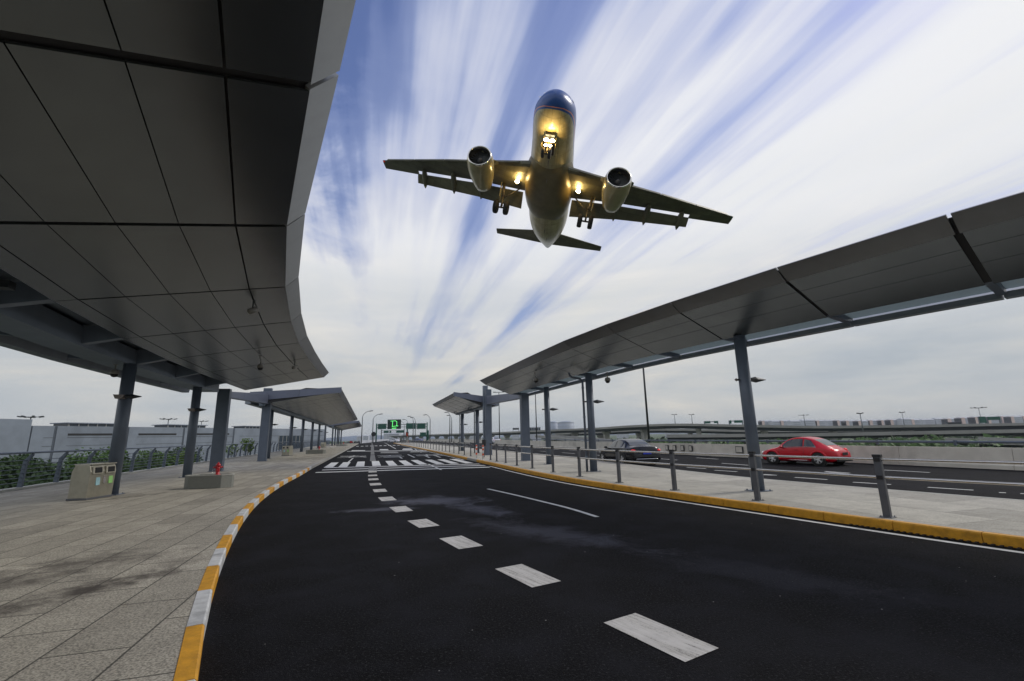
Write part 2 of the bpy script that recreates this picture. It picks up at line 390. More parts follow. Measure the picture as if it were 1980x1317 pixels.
def catmull(P, per=4):
    P = [Vector(p) for p in P]; out = []
    for i in range(len(P) - 1):
        p0 = P[max(i - 1, 0)]; p1 = P[i]; p2 = P[i + 1]; p3 = P[min(i + 2, len(P) - 1)]
        for k in range(per):
            t = k / per
            out.append(.5 * ((2 * p1) + (p2 - p0) * t + (2 * p0 - 5 * p1 + 4 * p2 - p3) * t * t + (3 * p1 - p0 - 3 * p2 + p3) * t ** 3))
    out.append(P[-1]); return out
def normals(P):                              # right-hand normals of a 2-D polyline
    out = []
    for i in range(len(P)):
        d = (P[min(i + 1, len(P) - 1)] - P[max(i - 1, 0)]).normalized(); out.append(Vector((d.y, -d.x)))
    return out
def offset(P, d):
    return [p + n * d for p, n in zip(P, normals(P))]
class Path:
    def __init__(s, P):
        s.P = P; s.L = [0]
        for a, b in zip(P, P[1:]): s.L.append(s.L[-1] + (b - a).length)
    def at(s, t):
        t = min(max(t, 0), s.L[-1] - 1e-6)
        for i in range(len(s.P) - 1):
            if t <= s.L[i + 1]:
                k = (t - s.L[i]) / (s.L[i + 1] - s.L[i]); d = (s.P[i + 1] - s.P[i]).normalized()
                return s.P[i].lerp(s.P[i + 1], k), d
    def near(s, q):
        best = None
        for i in range(len(s.P) - 1):
            a = s.P[i]; d = s.P[i + 1] - a; k = max(0, min(1, (Vector(q) - a).dot(d) / d.dot(d)))
            e = (a + d * k - Vector(q)).length
            if best is None or e < best[0]: best = (e, s.L[i] + k * d.length)
        return best[1]

DD = Vector((-.2995, .954)); NN = Vector((.954, .2995))      # the straight road's direction and its right-hand side
# ------------------------------------------------------------------ road, kerbs, pavements
LK = catmull([v2(9.6, -11.5), v2(5.6, -7.3), v2(2.2, -3), v2(-.1, .3), v2(-2.42, 3.86), v2(-4.27, 7.12), v2(-6.15, 10.92), v2(-7.73, 14.65), v2(-9.34, 19.18), v2(-10.83, 23.96), v2(-12.9, 30.3), v2(-18.1, 47), v2(-24.2, 66.5), v2(-56, 168)], 5)
RK = catmull([v2(17.5, -6), v2(13.2, -1.2), v2(9.9, 2.9), v2(7.26, 7.02), v2(5.26, 10.8), v2(3.55, 14.2), v2(2.0, 17.7), v2(.45, 22.3), v2(-1.0, 27.2), v2(-3.65, 36), v2(-11.4, 61.5), v2(-41, 158)], 5)
IF = catmull([v2(22.5, -5), v2(17.5, 1.2), v2(13.8, 5.9), v2(10.96, 10.36), v2(8.33, 15.86), v2(6.95, 20.6), v2(5.06, 28.2), v2(2.6, 37), v2(-5, 61.5), v2(-32, 147), v2(-41, 158.1)], 5)
BR = catmull([v2(33, -6), v2(26, 6), v2(19.65, 18.31), v2(17.36, 24.68), v2(15.07, 30.8), v2(12.19, 39.34), v2(5.2, 64), v2(-3.5, 100), v2(-30, 190), v2(-60, 280)], 5)
FL = catmull([v2(9.0, -18), v2(-6, -8), v2(-13.4, 3), v2(-16.6, 11), v2(-18.54, 17.4), v2(-19.4, 20.1), v2(-21.2, 25.9), v2(-23.2, 32.2), v2(-28.2, 47.6), v2(-40, 86), v2(-63, 160), v2(-64, 168)], 5)
PL, PR, PB, PF = Path(LK), Path(RK), Path(BR), Path(FL)

def sheet(name, polyA, polyB, z, m, kind='structure'):
    b = MB(); n = 80
    pa, pb = Path(polyA), Path(polyB)
    A = [v3(pa.at(pa.L[-1] * i / n)[0], z) for i in range(n + 1)]; B = [v3(pb.at(pb.L[-1] * i / n)[0], z) for i in range(n + 1)]
    b.quadstrip(A, B); return tag(b.build(name, m), kind=kind)
# low ground to the horizon
b = MB(); G = 3500
b.face([(-G, -G, -7), (G, -G, -7), (G, G, -7), (-G, G, -7)]); tag(b.build('ground', M['ground']), kind='structure')
# elevated deck carrying road and pavements: asphalt is its top
b = MB()
far = v2(-41, 158); ext = [v2(-58, 175), v2(-95, 290)]
deckL = [p for p in offset(FL, -.25)] + [v2(-90, 255), v2(-108, 300)]
deckR = [p for p in offset(BR, .45)] + [v2(-92, 380)]
pa, pb = Path(deckL), Path(deckR); n = 90
LQ = [pa.at(pa.L[-1] * i / n)[0] for i in range(n + 1)]; RQ = [pb.at(pb.L[-1] * i / n)[0] for i in range(n + 1)]
b.quadstrip([v3(p, 0) for p in LQ], [v3(p, 0) for p in RQ]); b.mi = 1
b.quadstrip([v3(p, 0) for p in LQ], [v3(p, -1.3) for p in LQ]); b.quadstrip([v3(p, 0) for p in RQ], [v3(p, -1.3) for p in RQ])
b.quadstrip([v3(p, -1.3) for p in LQ], [v3(p, -1.3) for p in RQ])
tag(b.build('road', [M['asphalt'], M['concrete_dk']]), kind='structure')

KW = .14
sheet('left_pavement', FL, offset(LK, -KW), .15, M['paveL'])
sheet('island_pavement', offset(RK, KW), offset(IF, -.14), .15, M['paveR'])
def kerb_run(name, P, inner, segs, t0, t1, far_side=False):
    # stones from t0 to t1; segs(i) gives material index
    b = MB(); t = t0; i = 0; L = 1.135; path = Path(P); offp = inner
    while t < t1:
        e = min(t + L, t1); g = .006
        a, da = path.at(t + g); c, dc = path.at(e - g)
        na = Vector((da.y, -da.x)) * offp; nc = Vector((dc.y, -dc.x)) * offp
        b.mi = segs(i, t)
        ch = .018
        k = math.copysign(ch, offp)
        for _ in (0,):
            s1 = Vector((da.y, -da.x)) * k; s2 = Vector((dc.y, -dc.x)) * k
            ring = lambda p, nn, s_: [v3(p, -.02), v3(p, .155 - ch), v3(p + s_, .156), v3(p + nn, .156), v3(p + nn, -.02)]
            b.hexa(ring(a, na, s1), ring(c, nc, s2))
        t = e; i += 1
    return b
tL = (PL.near((-2.95, 4.62)) - .16) % 2.27
tend = PL.near((-12.2, 28.6))
kb = kerb_run('k', LK, -KW, lambda i, t: (i + 1) % 2 if t < tend else 2, tL, PL.L[-1] - 4)
tag(kb.build('left_kerb', [M['kyellow'], M['kwhite'], M['kerbstone']]), kind='structure')
tc0, tc1 = PR.near((-2.0, 31.9)), PR.near((-3.5, 35.4))
def yk(i, t): return 2 if tc0 < t < tc1 else 0
kb = kerb_run('k', RK, KW, yk, 0, PR.L[-1] - 1)
tag(kb.build('island_kerb', [M['kyellow'], M['kwhite'], M['kerbstone']]), kind='structure')
b = MB(); a = offset(IF, -.14)
b.quadstrip([v3(p, .154) for p in a], [v3(p, .154) for p in IF]); b.quadstrip([v3(p, .154) for p in IF], [v3(p, -.01) for p in IF])
tag(b.build('island_far_kerb', M['granite_l']), kind='structure')
# plinth under left fence
b = MB(); b.quadstrip([v3(p, .23) for p in offset(FL, -.2)], [v3(p, .23) for p in offset(FL, .12)]); b.quadstrip([v3(p, .23) for p in offset(FL, .12)], [v3(p, .14) for p in offset(FL, .12)])
b.quadstrip([v3(p, .23) for p in offset(FL, -.2)], [v3(p, -.2) for p in offset(FL, -.2)])
tag(b.build('left_parapet_kerb', M['granite_l']), kind='structure')

# road markings
ZM = .005
class Marks(MB):
    def q(s, pts, z=ZM): s.face([v3(p, z) for p in pts])
    def line(s, pts, w, z=ZM):
        P = [Vector(p) for p in pts]; s.quadstrip([v3(p, z) for p in offset(P, -w / 2)], [v3(p, z) for p in offset(P, w / 2)])
mk = Marks()
dash_c = [gp(1271, 1228), gp(1018, 1112), gp(890, 1048.5), gp(818, 1012), gp(775, 984.5), gp(748.5, 964.8), gp(734.5, 948.7), gp(726, 936.5), gp(722, 927), gp(720.5, 919.5), gp(720.5, 912.5)]
DP = Path(catmull(dash_c, 5))
for c in dash_c:
    t = DP.near(c); _, d = DP.at(t)
    if t < .6: d = (gp(1182, 1187) - gp(1362, 1268)).normalized()
    nn = Vector((d.y, -d.x)) * .21; L = .46
    mk.q([c - d * L - nn, c - d * L + nn, c + d * L + nn, c + d * L - nn])
tag(mk.build('lane_dashes', M['paint']), kind='structure')
mk = Marks()
# edge line beside the island
te = PR.near((-1.5, 29))
pts = [PR.at(i * .7)[0] for i in range(int(te / .7))]
mk.line(offset(pts, -.30), .12)
pts = [PR.at(te + 7 + i)[0] for i in range(80)]
mk.line(offset(pts, -.30), .12)
# long lane stripe
A = [gp(943, 945.5), gp(990, 956), gp(1040, 968), gp(1100, 983), gp(1155, 1000)]; mk.line(catmull(A, 4), .11)
# three stop lines
SLs = [(gp(609, 914.6), gp(949, 904)), (gp(622, 909.6), gp(940, 900.6)), (gp(630, 905.2), gp(930, 897.8))]
for k, off in enumerate((0, 1.55, 2.9)):
    l = PL.at(PL.near(v2(-11.4, 25.6) + DD * off))[0] + NN * .35; r = v2(-1.9, 26.9) + DD * off
    l, r = SLs[k]
    mk.q([l, r, r + DD * .62, l + DD * .58])
z3 = lambda x, y: gp(640 + x / 6.1875, 780 + y / 6.1875)
bot = [(-60, 770, -10, 770), (95, 765, 180, 765), (300, 755, 390, 755), (510, 748, 585, 748), (705, 745, 785, 745), (895, 740, 975, 740), (1060, 732, 1155, 732), (1270, 727, 1350, 727), (1445, 722, 1530, 722), (1615, 718, 1705, 716)]
for bx in bot:
    a = z3(bx[0], bx[1]); c = z3(bx[2], bx[3]); m_ = (a + c) / 2
    w = .27
    mk.q([m_ - NN * w, m_ + NN * w, m_ + NN * w + DD * 6.6, m_ - NN * w + DD * 6.6])
mk.line([z3(1320, 797), z3(1165, 728)], .12, ZM + .004)
mk.line([z3(265, 655), z3(190, 720)], .12, ZM + .004)
# thin yellow-white crossing line and second stop line
mk.q([z3(190, 577), z3(1190, 567), z3(1190, 562), z3(190, 572)])
# second zebra, far
for i in range(14):
    c = v2(-36.2, 107.5) + NN * (1.05 * i); mk.q([c - NN * .3, c + NN * .3, c + NN * .3 + DD * 6, c - NN * .3 + DD * 6])
# lane lines beyond crossing
mk.line([z3(775, 545), z3(640, 470)], .16)
mk.line([z3(1000, 545), z3(1080, 590)], .14)
for x0, y0, x1, y1 in ((920, 612, 1000, 648), (800, 625, 850, 660), (1120, 625, 1180, 650), (1230, 620, 1310, 648)): mk.line([z3(x1, y1), z3(x0, y0)], .16)
# blocks of character-like strokes on the lanes
def strokes(cx, cy, w, h, pat):
    c = z3(cx, cy); 
    for (u0, v0, u1, v1, th) in pat:
        a = c + NN * (u0 * w) + DD * (v0 * h); e = c + NN * (u1 * w) + DD * (v1 * h)
        d = (e - a).normalized(); nn = Vector((d.y, -d.x)) * th
        mk.q([a - nn, e - nn, e + nn, a + nn], ZM + .008 + .0015 * pat.index((u0, v0, u1, v1, th)))
CH1 = [(-.5, .02, .5, .05, .16), (-.45, .5, .5, .5, .42), (-.1, -.1, .05, .9, .09), (-.5, .95, .2, .98, .14), (.3, .2, .5, -.2, .09)]
CH2 = [(-.5, .0, .5, .05, .30), (-.4, .45, .4, .45, .2), (0, .0, 0, .95, .10), (-.5, .9, .5, .85, .3), (-.3, -.3, .3, -.35, .3)]
strokes(250, 648, 2.6, 5, CH1); strokes(720, 640, 2.4, 4, CH2)
strokes(1180, 628, 2.4, 4, CH1); 
mk.q([z3(235, 575), z3(405, 575), z3(410, 562), z3(255, 562)], .02); mk.q([z3(580, 562), z3(690, 562), z3(680, 550), z3(585, 550)], .02); mk.q([z3(850, 556), z3(985, 556), z3(960, 543), z3(865, 543)], .02)
tag(mk.build('road_lines', M['paint_pure']), kind='structure')
mk = Marks()
mk.q([z3(465, 692), z3(538, 692), z3(522, 620), z3(474, 620)]); mk.q([z3(475, 615), z3(520, 615), z3(510, 500), z3(482, 500)]); mk.q([z3(484, 495), z3(502, 495), z3(495, 470), z3(486, 470)])
mk.q([z3(612, 645), z3(880, 640), z3(830, 628), z3(640, 632)], .03); mk.q([z3(590, 600), z3(815, 600), z3(790, 580), z3(600, 582)], .03)
mk.q([z3(942, 590), z3(1165, 588), z3(1120, 572), z3(960, 574)], .03); mk.q([z3(445, 808), z3(560, 808), z3(540, 760), z3(452, 760)], .012)
tag(mk.build('worn_road_marks', M['paint_faint']), kind='structure')
mk = Marks()
z6 = lambda x, y: gp(1450 + x / 3.736, 760 + y / 3.736)
fd = [((90, 592), (195, 595)), ((325, 610), (560, 626)), ((745, 645), (1020, 662)), ((1285, 682), (1615, 703)), ((1800, 720), (1850, 722)), ((1955, 727), (2200, 742)), ((545, 570), (880, 602)), ((950, 556), (1300, 575))]
for a, c in fd: mk.line([z6(*c), z6(*a)], .13)
z7 = lambda x, y: gp(1140 + x / 3.536, 780 + y / 3.536)
for a, c in (((665, 438), (795, 447)), ((855, 458), (1010, 468)), ((1190, 486), (1280, 492)), ((470, 378), (600, 388)), ((730, 372), (880, 382)), ((905, 410), (1090, 424)), ((1610, 465), (1780, 478))): mk.line([z7(*c), z7(*a)], .13)
# lane dashes further along the outer road
for k in range(14):
    for off in (3.4, 6.9):
        p = v2(4.0, 36) + DD * (6 * k) + NN * off; mk.q([p, p + NN * .14, p + NN * .14 + DD * 3, p + DD * 3])
tag(mk.build('outer_road_dashes', M['paint_pure']), kind='structure')
# drain slots along the island kerb
b = MB()
for i in range(60):
    t = PR.near((7.3, 6.9)) - 3 + i * .09; p, d = PR.at(t); nn = Vector((d.y, -d.x))
    q = p - nn * .08; b.box(v3(q, .012), .1, .035, .02, math.atan2(d.y, d.x) - math.pi / 2)
tag(b.build('kerb_drain_grating', M['metalwork']), 'black toothed drain grating along the foot of the yellow kerb', 'drain grating')

# ------------------------------------------------------------------ canopies
def canopy(name, label, side, B, w, Hi, Ho, fr, wide, fx, fz, gap, strip=0., body=.30, fmat='soffit_edge'):
    """B: outer soffit edge in plan, one point per seam; side +1 when the road side lies at the right of the run."""
    root = thing(name, label, 'canopy', v3(B[0], 0), group=None)
    inv = Vector((B[0].x, B[0].y, 0))
    nrm = [n * side for n in normals(B)]                    # pointing outward (towards the road)
    def P(i, s, z, t=0.):                                   # s measured from the inner soffit edge outward
        return v3(B[i] + nrm[i] * (s - w), z) - inv
    n = len(B)
    hz = (lambda s: Hi + (Ho - Hi) * s / w)
    def slab(b, i, s0, s1, z0, z1, g0, g1, gs0, gs1, th=.03):
        L = (B[i + 1] - B[i]).length
        def lp(s, z, k):
            a = P(i, s, z); c = P(i + 1, s, z); return a.lerp(c, k)
        ds = s1 - s0; k0 = g0 / L; k1 = 1 - g1 / L
        za = z0 + (z1 - z0) * gs0 / ds; zb = z1 - (z1 - z0) * gs1 / ds
        sa, sb = s0 + gs0, s1 - gs1
        nv = Vector((0, 0, th))
        lo = [lp(sa, za, k0), lp(sb, zb, k0), lp(sb, zb, k1), lp(sa, za, k1)]
        b.hexa(lo, [p + nv for p in lo])
    b = MB()
    edges = [0.] + fr + [w]
    for i in range(n - 1):
        for k in range(len(edges) - 1):
            s0, s1 = edges[k], edges[k + 1]
            g0 = wide.get(s0, .007); g1 = wide.get(s1, .007)
            slab(b, i, s0, s1, hz(s0), hz(s1), gap[min(i, len(gap) - 1)], gap[min(i + 1, len(gap) - 1)], g0 if s0 > 0 else 0.012, g1 if s1 < w else .002)
        if strip: slab(b, i, -strip, 0, hz(-strip), hz(0), gap[min(i, len(gap) - 1)] * .35, gap[min(i + 1, len(gap) - 1)] * .35, 0, .012)
    b.build('soffit', M['soffit'], root)
    b = MB()
    for i in range(n - 1):
        L = (B[i + 1] - B[i]).length; g0 = gap[min(i, len(gap) - 1)] / L * .5; g1 = 1 - gap[min(i + 1, len(gap) - 1)] / L * .5
        pts = []
        for k in (g0, g1):
            pts.append([P(i, w, Ho).lerp(P(i + 1, w, Ho), k), P(i, w + fx, Ho + fz).lerp(P(i + 1, w + fx, Ho + fz), k),
                        P(i, w + fx - .05, Ho + fz + .03).lerp(P(i + 1, w + fx - .05, Ho + fz + .03), k), P(i, w - .05, Ho + .04).lerp(P(i + 1, w - .05, Ho + .04), k)])
        b.hexa(pts[0], pts[1])
    b.build('fascia', M[fmat], root)
    b = MB()
    def sec(i, e=0.):
        return [P(i, -strip + .02, hz(-strip) + .05), P(i, w - .12, Ho + .03), P(i, w + fx - .14, Ho + fz - .02), P(i, w * .5, Ho + fz + .06), P(i, -strip + .02, Hi + body + .1)]
    for i in range(n - 1):
        ra, rb = sec(i), sec(i + 1)
        for k in range(len(ra)):
            k2 = (k + 1) % len(ra); b.face([ra[k], ra[k2], rb[k2], rb[k]])
    b.face(sec(0)); b.face(sec(n - 1))
    bmesh.ops.remove_doubles(b.bm, verts=b.bm.verts, dist=.0005)
    b.build('roof', M['roofdark'], root)
    return root, P, nrm

def round_column(parent, x, y, zb, zt, r, base=None, mtl='steel', lean=None):
    b = MB(); b.tube([(x, y, zb - .02), (x, y, zt)], r, 28)
    b.box((x, y, zb + .008), r * 2 + .16, r * 2 + .16, .018, .3)
    for k in range(4):
        a = .3 + math.pi / 4 + k * math.pi / 2; q = (x + (r * 1.414 + .05) * math.cos(a), y + (r * 1.414 + .05) * math.sin(a)); b.tube([(*q, zb + .016), (*q, zb + .045)], .018, 6)
    b.tube([(x, y, zb + .15), (x, y, zb + .156)], r + .003, 28)
    b.tube([(x, y, zt - .10), (x, y, zt - .085)], r + .006, 28)
    return b.build('column', M[mtl], parent)

# ---- left canopy overhead
Bp = [v2(7.2, -8.1), v2(4.4, -5.3), v2(1.95, -2.3), v2(-.25, .9), v2(-2.13, 4.27), v2(-3.98, 7.53), v2(-5.63, 10.83), v2(-7.12, 14.24), v2(-8.40, 17.54), v2(-9.52, 20.9), v2(-10.6, 24.35), v2(-11.65, 27.9)]
wL = 3.87; fr = [wL * k / 5 for k in (1, 2, 3, 4)]
gapL = [.04, .04, .04, .04, .075, .055, .035, .032, .03, .03, .03, .03]
canL, PLf, nL = canopy('canopy', 'huge dark metal canopy overhead at left, its panelled underside sweeping down the left pavement', 1, Bp, wL, 4.75, 5.5, fr, {fr[3]: .014}, .28, .30, gapL, strip=.38)
iL = v3(Bp[0], 0)
nB = len(Bp)
# box beam on the columns, cantilever brackets, roof over the inner half, gutter
beam_off = []
def PX(i, s, z): return PLf(i, s, z)
b = MB()
for i in range(nB - 1):
    for (s0, s1, z0, z1) in ((-2.15, -1.25, 4.40, 4.95),):
        A = [PX(i, s0, z0), PX(i, s1, z0), PX(i, s1, z1), PX(i, s0, z1)]; C = [PX(i + 1, s0, z0), PX(i + 1, s1, z0), PX(i + 1, s1, z1), PX(i + 1, s0, z1)]
        if i == nB - 2:
            C = [a.lerp(c, .55) for a, c in zip(A, C)]
        b.hexa(A, C)
b.build('beam', M['steel2'], canL)
for i in range(1, nB - 1):
    b = MB(); d = (Bp[min(i + 1, nB - 1)] - Bp[i - 1]).normalized(); dv = v3(d, 0) * .12
    prof = [(-1.28, 4.46), (-.39, 4.68), (-.39, 5.0), (-1.28, 4.98)]
    b.hexa([PX(i, s, z) - dv for s, z in prof], [PX(i, s, z) + dv for s, z in prof]); b.build('bracket', M['steel2'], canL)
    b = MB(); prof = [(-3.3, 4.66), (-2.12, 4.55), (-2.12, 4.9), (-3.3, 4.78)]
    b.hexa([PX(i, s, z) - dv * .6 for s, z in prof], [PX(i, s, z) + dv * .6 for s, z in prof]); b.build('bracket', M['steel2'], canL)
b = MB()
for i in range(nB - 1):
    b.quadstrip([PX(i, -.36, 5.12), PX(i + 1, -.36, 5.12)], [PX(i, -3.35, 4.96), PX(i + 1, -3.35, 4.96)])
    b.quadstrip([PX(i, -.36, 5.16), PX(i + 1, -.36, 5.16)], [PX(i, -3.35, 5.0), PX(i + 1, -3.35, 5.0)])
b.build('inner_roof', M['steel2'], canL)
b = MB()
for i in range(nB - 1):
    prof = [(-3.55, 4.52), (-3.22, 4.52), (-3.16, 4.80), (-3.20, 4.98), (-3.60, 4.98)]
    A = [PX(i, s, z) for s, z in prof]; C = [PX(i + 1, s, z) for s, z in prof]
    b.hexa([a.lerp(c, .006) for a, c in zip(A, C)], [a.lerp(c, .994) for a, c in zip(A, C)])
b.build('gutter', M['gutter'], canL)
colsL = [v2(-10.2, 8.2), v2(-13.04, 15.32), v2(-15.5, 22.3)]
for c in colsL:
    round_column(canL, c.x - iL.x, c.y - iL.y, .15, 4.42, .19)
# inverted floodlight box between brackets
b = MB(); q = at(35, 560, 8.0); b.box(q - iL + Vector((-.3, 0, .1)), .26, .22, .14, .4); b.build('floodlight', M['lampdark'], canL)

# ---- right canopy over the island
BpR = [v2(15.0, -1.6), v2(12.9, .55), v2(10.95, 2.85), v2(9.15, 5.05), v2(7.52, 7.23), v2(5.95, 9.68), v2(4.45, 12.28), v2(3.14, 14.78), v2(1.98, 17.4), v2(.95, 20.3), v2(-.08, 23.3), v2(-1.1, 26.4), v2(-2.17, 29.6)]
BpR = [p - n * -.38 for p, n in zip(BpR, normals(BpR))]      # soffit edge lies behind the fascia's lip
wR = 1.72
gapR = [.05] * 4 + [.16, .10, .07, .05, .04, .03, .03, .03, .03]
canR, PRf, nR = canopy('canopy', 'long slim grey canopy on a single row of columns above the right island', -1, BpR, wR, 4.40, 5.03, [.75, 1.27], {}, .38, .27, [g * .38 for g in gapR], strip=0, body=.28, fmat='soffit_side')
iR = v3(BpR[0], 0); nBR = len(BpR)
b = MB(); bg_ = MB()
for i in range(nBR - 1):
    prof = [(-1.28, 4.30), (-1.04, 4.30), (-1.03, 4.42), (-1.28, 4.52)]
    A = [PRf(i, s, z) for s, z in prof]; C = [PRf(i + 1, s, z) for s, z in prof]
    b.hexa([a.lerp(c, .006) for a, c in zip(A, C)], [a.lerp(c, .994) for a, c in zip(A, C)])
    bg_.quadstrip([PRf(i, -.03, 4.60), PRf(i + 1, -.03, 4.60)], [PRf(i, -1.05, 4.47), PRf(i + 1, -1.05, 4.47)])
b.build('gutter', M['gutter'], canR); bg_.build('glazed_strip', M['glassroof'], canR)
for i in range(nBR):
    b = MB(); d = (BpR[min(i + 1, nBR - 1)] - BpR[max(i - 1, 0)]).normalized(); dv = v3(d, 0) * .07
    prof = [(-1.05, 4.36), (-.05, 4.42), (.1, 4.5), (.1, 4.62), (-1.05, 4.50)]
    b.hexa([PRf(i, s, z) - dv for s, z in prof], [PRf(i, s, z) + dv for s, z in prof]); b.build('bracket', M['steel'], canR)
colsR = [v2(11.6, 5.6), v2(6.55, 12.85), v2(3.42, 20.45), v2(1.9, 26.0)]
for c in colsR: round_column(canR, c.x - iR.x, c.y - iR.y, .15, 4.42, .158)

# ---- tapered portal arms bridging the gap between two canopies
def portal(label, a, bcol, ha, hb, tapers, group, ext=None, twin=False, cw=.62):
    root = thing('portal_frame', label, 'steel portal', v3(a, .15), group=group)
    o = v3(a, .15); rz = math.atan2(NN.y, NN.x)
    for p, h in ((a, ha), (bcol, hb)):
        b = MB(); q = v3(p, 0) - v3(a, 0); b.box(q + Vector((0, 0, (h - .15) / 2 - .01)), .42, cw, h - .15, rz + math.pi / 2)
        b.box(q + Vector((0, 0, .01)), .52, cw + .1, .03, rz + math.pi / 2)
        b.build('column', M['steel'], root, bevel=.015)
    if twin:
        b = MB(); q = v3(bcol, 0) - v3(a, 0) + v3(DD, 0) * .55 - v3(NN, 0) * .12; b.box(q + Vector((0, 0, hb / 2 + .1)), .38, .4, hb + .25, rz + math.pi / 2); b.build('rear_column', M['steel2'], root, bevel=.015)
    d = (bcol - a).normalized(); n_ = Vector((d.y, -d.x)) * .22
    (z0a, z1a), (z0b, z1b) = tapers
    A = a + d * .3; Bq = bcol - d * .25
    for k0, k1 in ((0, .28), (.282, 1.)):
        b = MB()
        def sec(k):
            p = A.lerp(Bq, k) - a; z0 = z0a + (z0b - z0a) * k - .15; z1 = z1a + (z1b - z1a) * k - .15
            return [v3(p - n_, z0), v3(p + n_, z0), v3(p + n_, z1), v3(p - n_, z1)]
        b.hexa(sec(k0), sec(k1)); b.build('arm', M['beamend'], root, bevel=.01)
    return root
portal('two rectangular steel columns joined by a tapered arm beyond the huge left canopy', v2(-16.55, 26.1), v2(-20.25, 37.6), 4.72, 6.0, ((4.25, 4.6), (4.7, 5.5)), None)
portal('two rectangular steel columns joined by a tapered arm on the right island', v2(.72, 30.1), v2(-2.2, 40.0), 4.45, 5.75, ((4.15, 4.55), (4.42, 5.15)), None, twin=True, cw=.52)

# ---- the two canopies beyond the gap and the ones after them
def far_canopy(label, B0, L, nseg, side, w, Hi, Ho, colsoff, colpos, endface, zcol, far_w=None, skew=0.):
    B = [B0 + DD * (L * i / nseg) for i in range(nseg + 1)]
    root, P, nn_ = canopy('canopy', label, side, B, w, Hi, Ho, [w * k / 4 for k in (1, 2, 3)], {}, .26, .26, [.05], strip=.3, body=.3)
    # cladding on the near end: deep tapered panel
    inv = v3(B0, 0); zi0, zi1, zo0, zo1 = endface
    b = MB(); pin = v3(B0 - nn_[0] * (w + 1.6), 0) - inv; pout = v3(B0 + nn_[0] * .26, 0) - inv; dv = v3(DD, 0) * -.06
    for k0, k1 in ((0, .52), (.524, 1)):
        def sc(k, e): 
            p = pin.lerp(pout, k) + dv * e; return [p + Vector((0, 0, zi0 + (zo0 - zi0) * k)), p + Vector((0, 0, zi1 + (zo1 - zi1) * k))]
        a = sc(k0, 0) + list(reversed(sc(k0, 1))); c = sc(k1, 0) + list(reversed(sc(k1, 1))); b.hexa(a, c)
    b.build('end_panel', M['beamend'], root)
    b = MB()
    for i in range(nseg):
        prof = [(-1.9, Hi - .1), (-1.5, Hi - .1), (-1.5, Hi + .3), (-1.9, Hi + .35)]
        b.hexa([P(i, s, z) for s, z in prof], [P(i + 1, s, z) for s, z in prof])
    b.build('gutter', M['gutter'], root)
    b = MB()
    for i in range(nseg): b.quadstrip([P(i, -.3, Hi + .35), P(i + 1, -.3, Hi + .35)], [P(i, -1.6, Hi + .25), P(i + 1, -1.6, Hi + .25)])
    b.build('inner_roof', M['steel2'], root)
    b = MB()
    for i in range(nseg):
        prof = [(-.9, Hi - .25), (-.5, Hi - .25), (-.5, Hi + .2), (-.9, Hi + .2)]
        b.hexa([P(i, s, z) for s, z in prof], [P(i + 1, s, z) for s, z in prof])
    b.build('beam', M['steel2'], root)
    for c in colpos: round_column(root, c.x - B0.x, c.y - B0.y, .15, zcol, .19)
    return root
c2 = [v2(-22.6, 42.9), v2(-26.5, 55.1), v2(-29.5, 64.7), v2(-32.9, 75.6), v2(-36.4, 86.6), v2(-39.8, 97.8)]
far_canopy('second left canopy beyond the portal, receding above a row of round columns', v2(-14.75, 38.4), 64, 18, 1, 5.0, 4.75, 5.65, 0, c2, (4.85, 5.6, 5.6, 6.05), 4.6)
c3 = [v2(-46.8, 119.7), v2(-49.5, 128.5), v2(-51.8, 136.2), v2(-54.3, 144.), v2(-56.6, 152.)]
far_canopy('third and farthest left canopy, small above its columns', v2(-37.6, 111.5), 46, 12, 1, 5.0, 4.75, 5.65, 0, c3, (4.85, 5.6, 5.6, 6.05), 4.6)
far_canopy('short second canopy beyond the portal on the right island', v2(-5.0, 40.2), 14.2, 5, -1, 2.0, 4.50, 5.25, 0, [v2(-3.6, 45.6), v2(-5.9, 53.0)], (4.4, 5.1, 5.25, 5.6), 4.45)
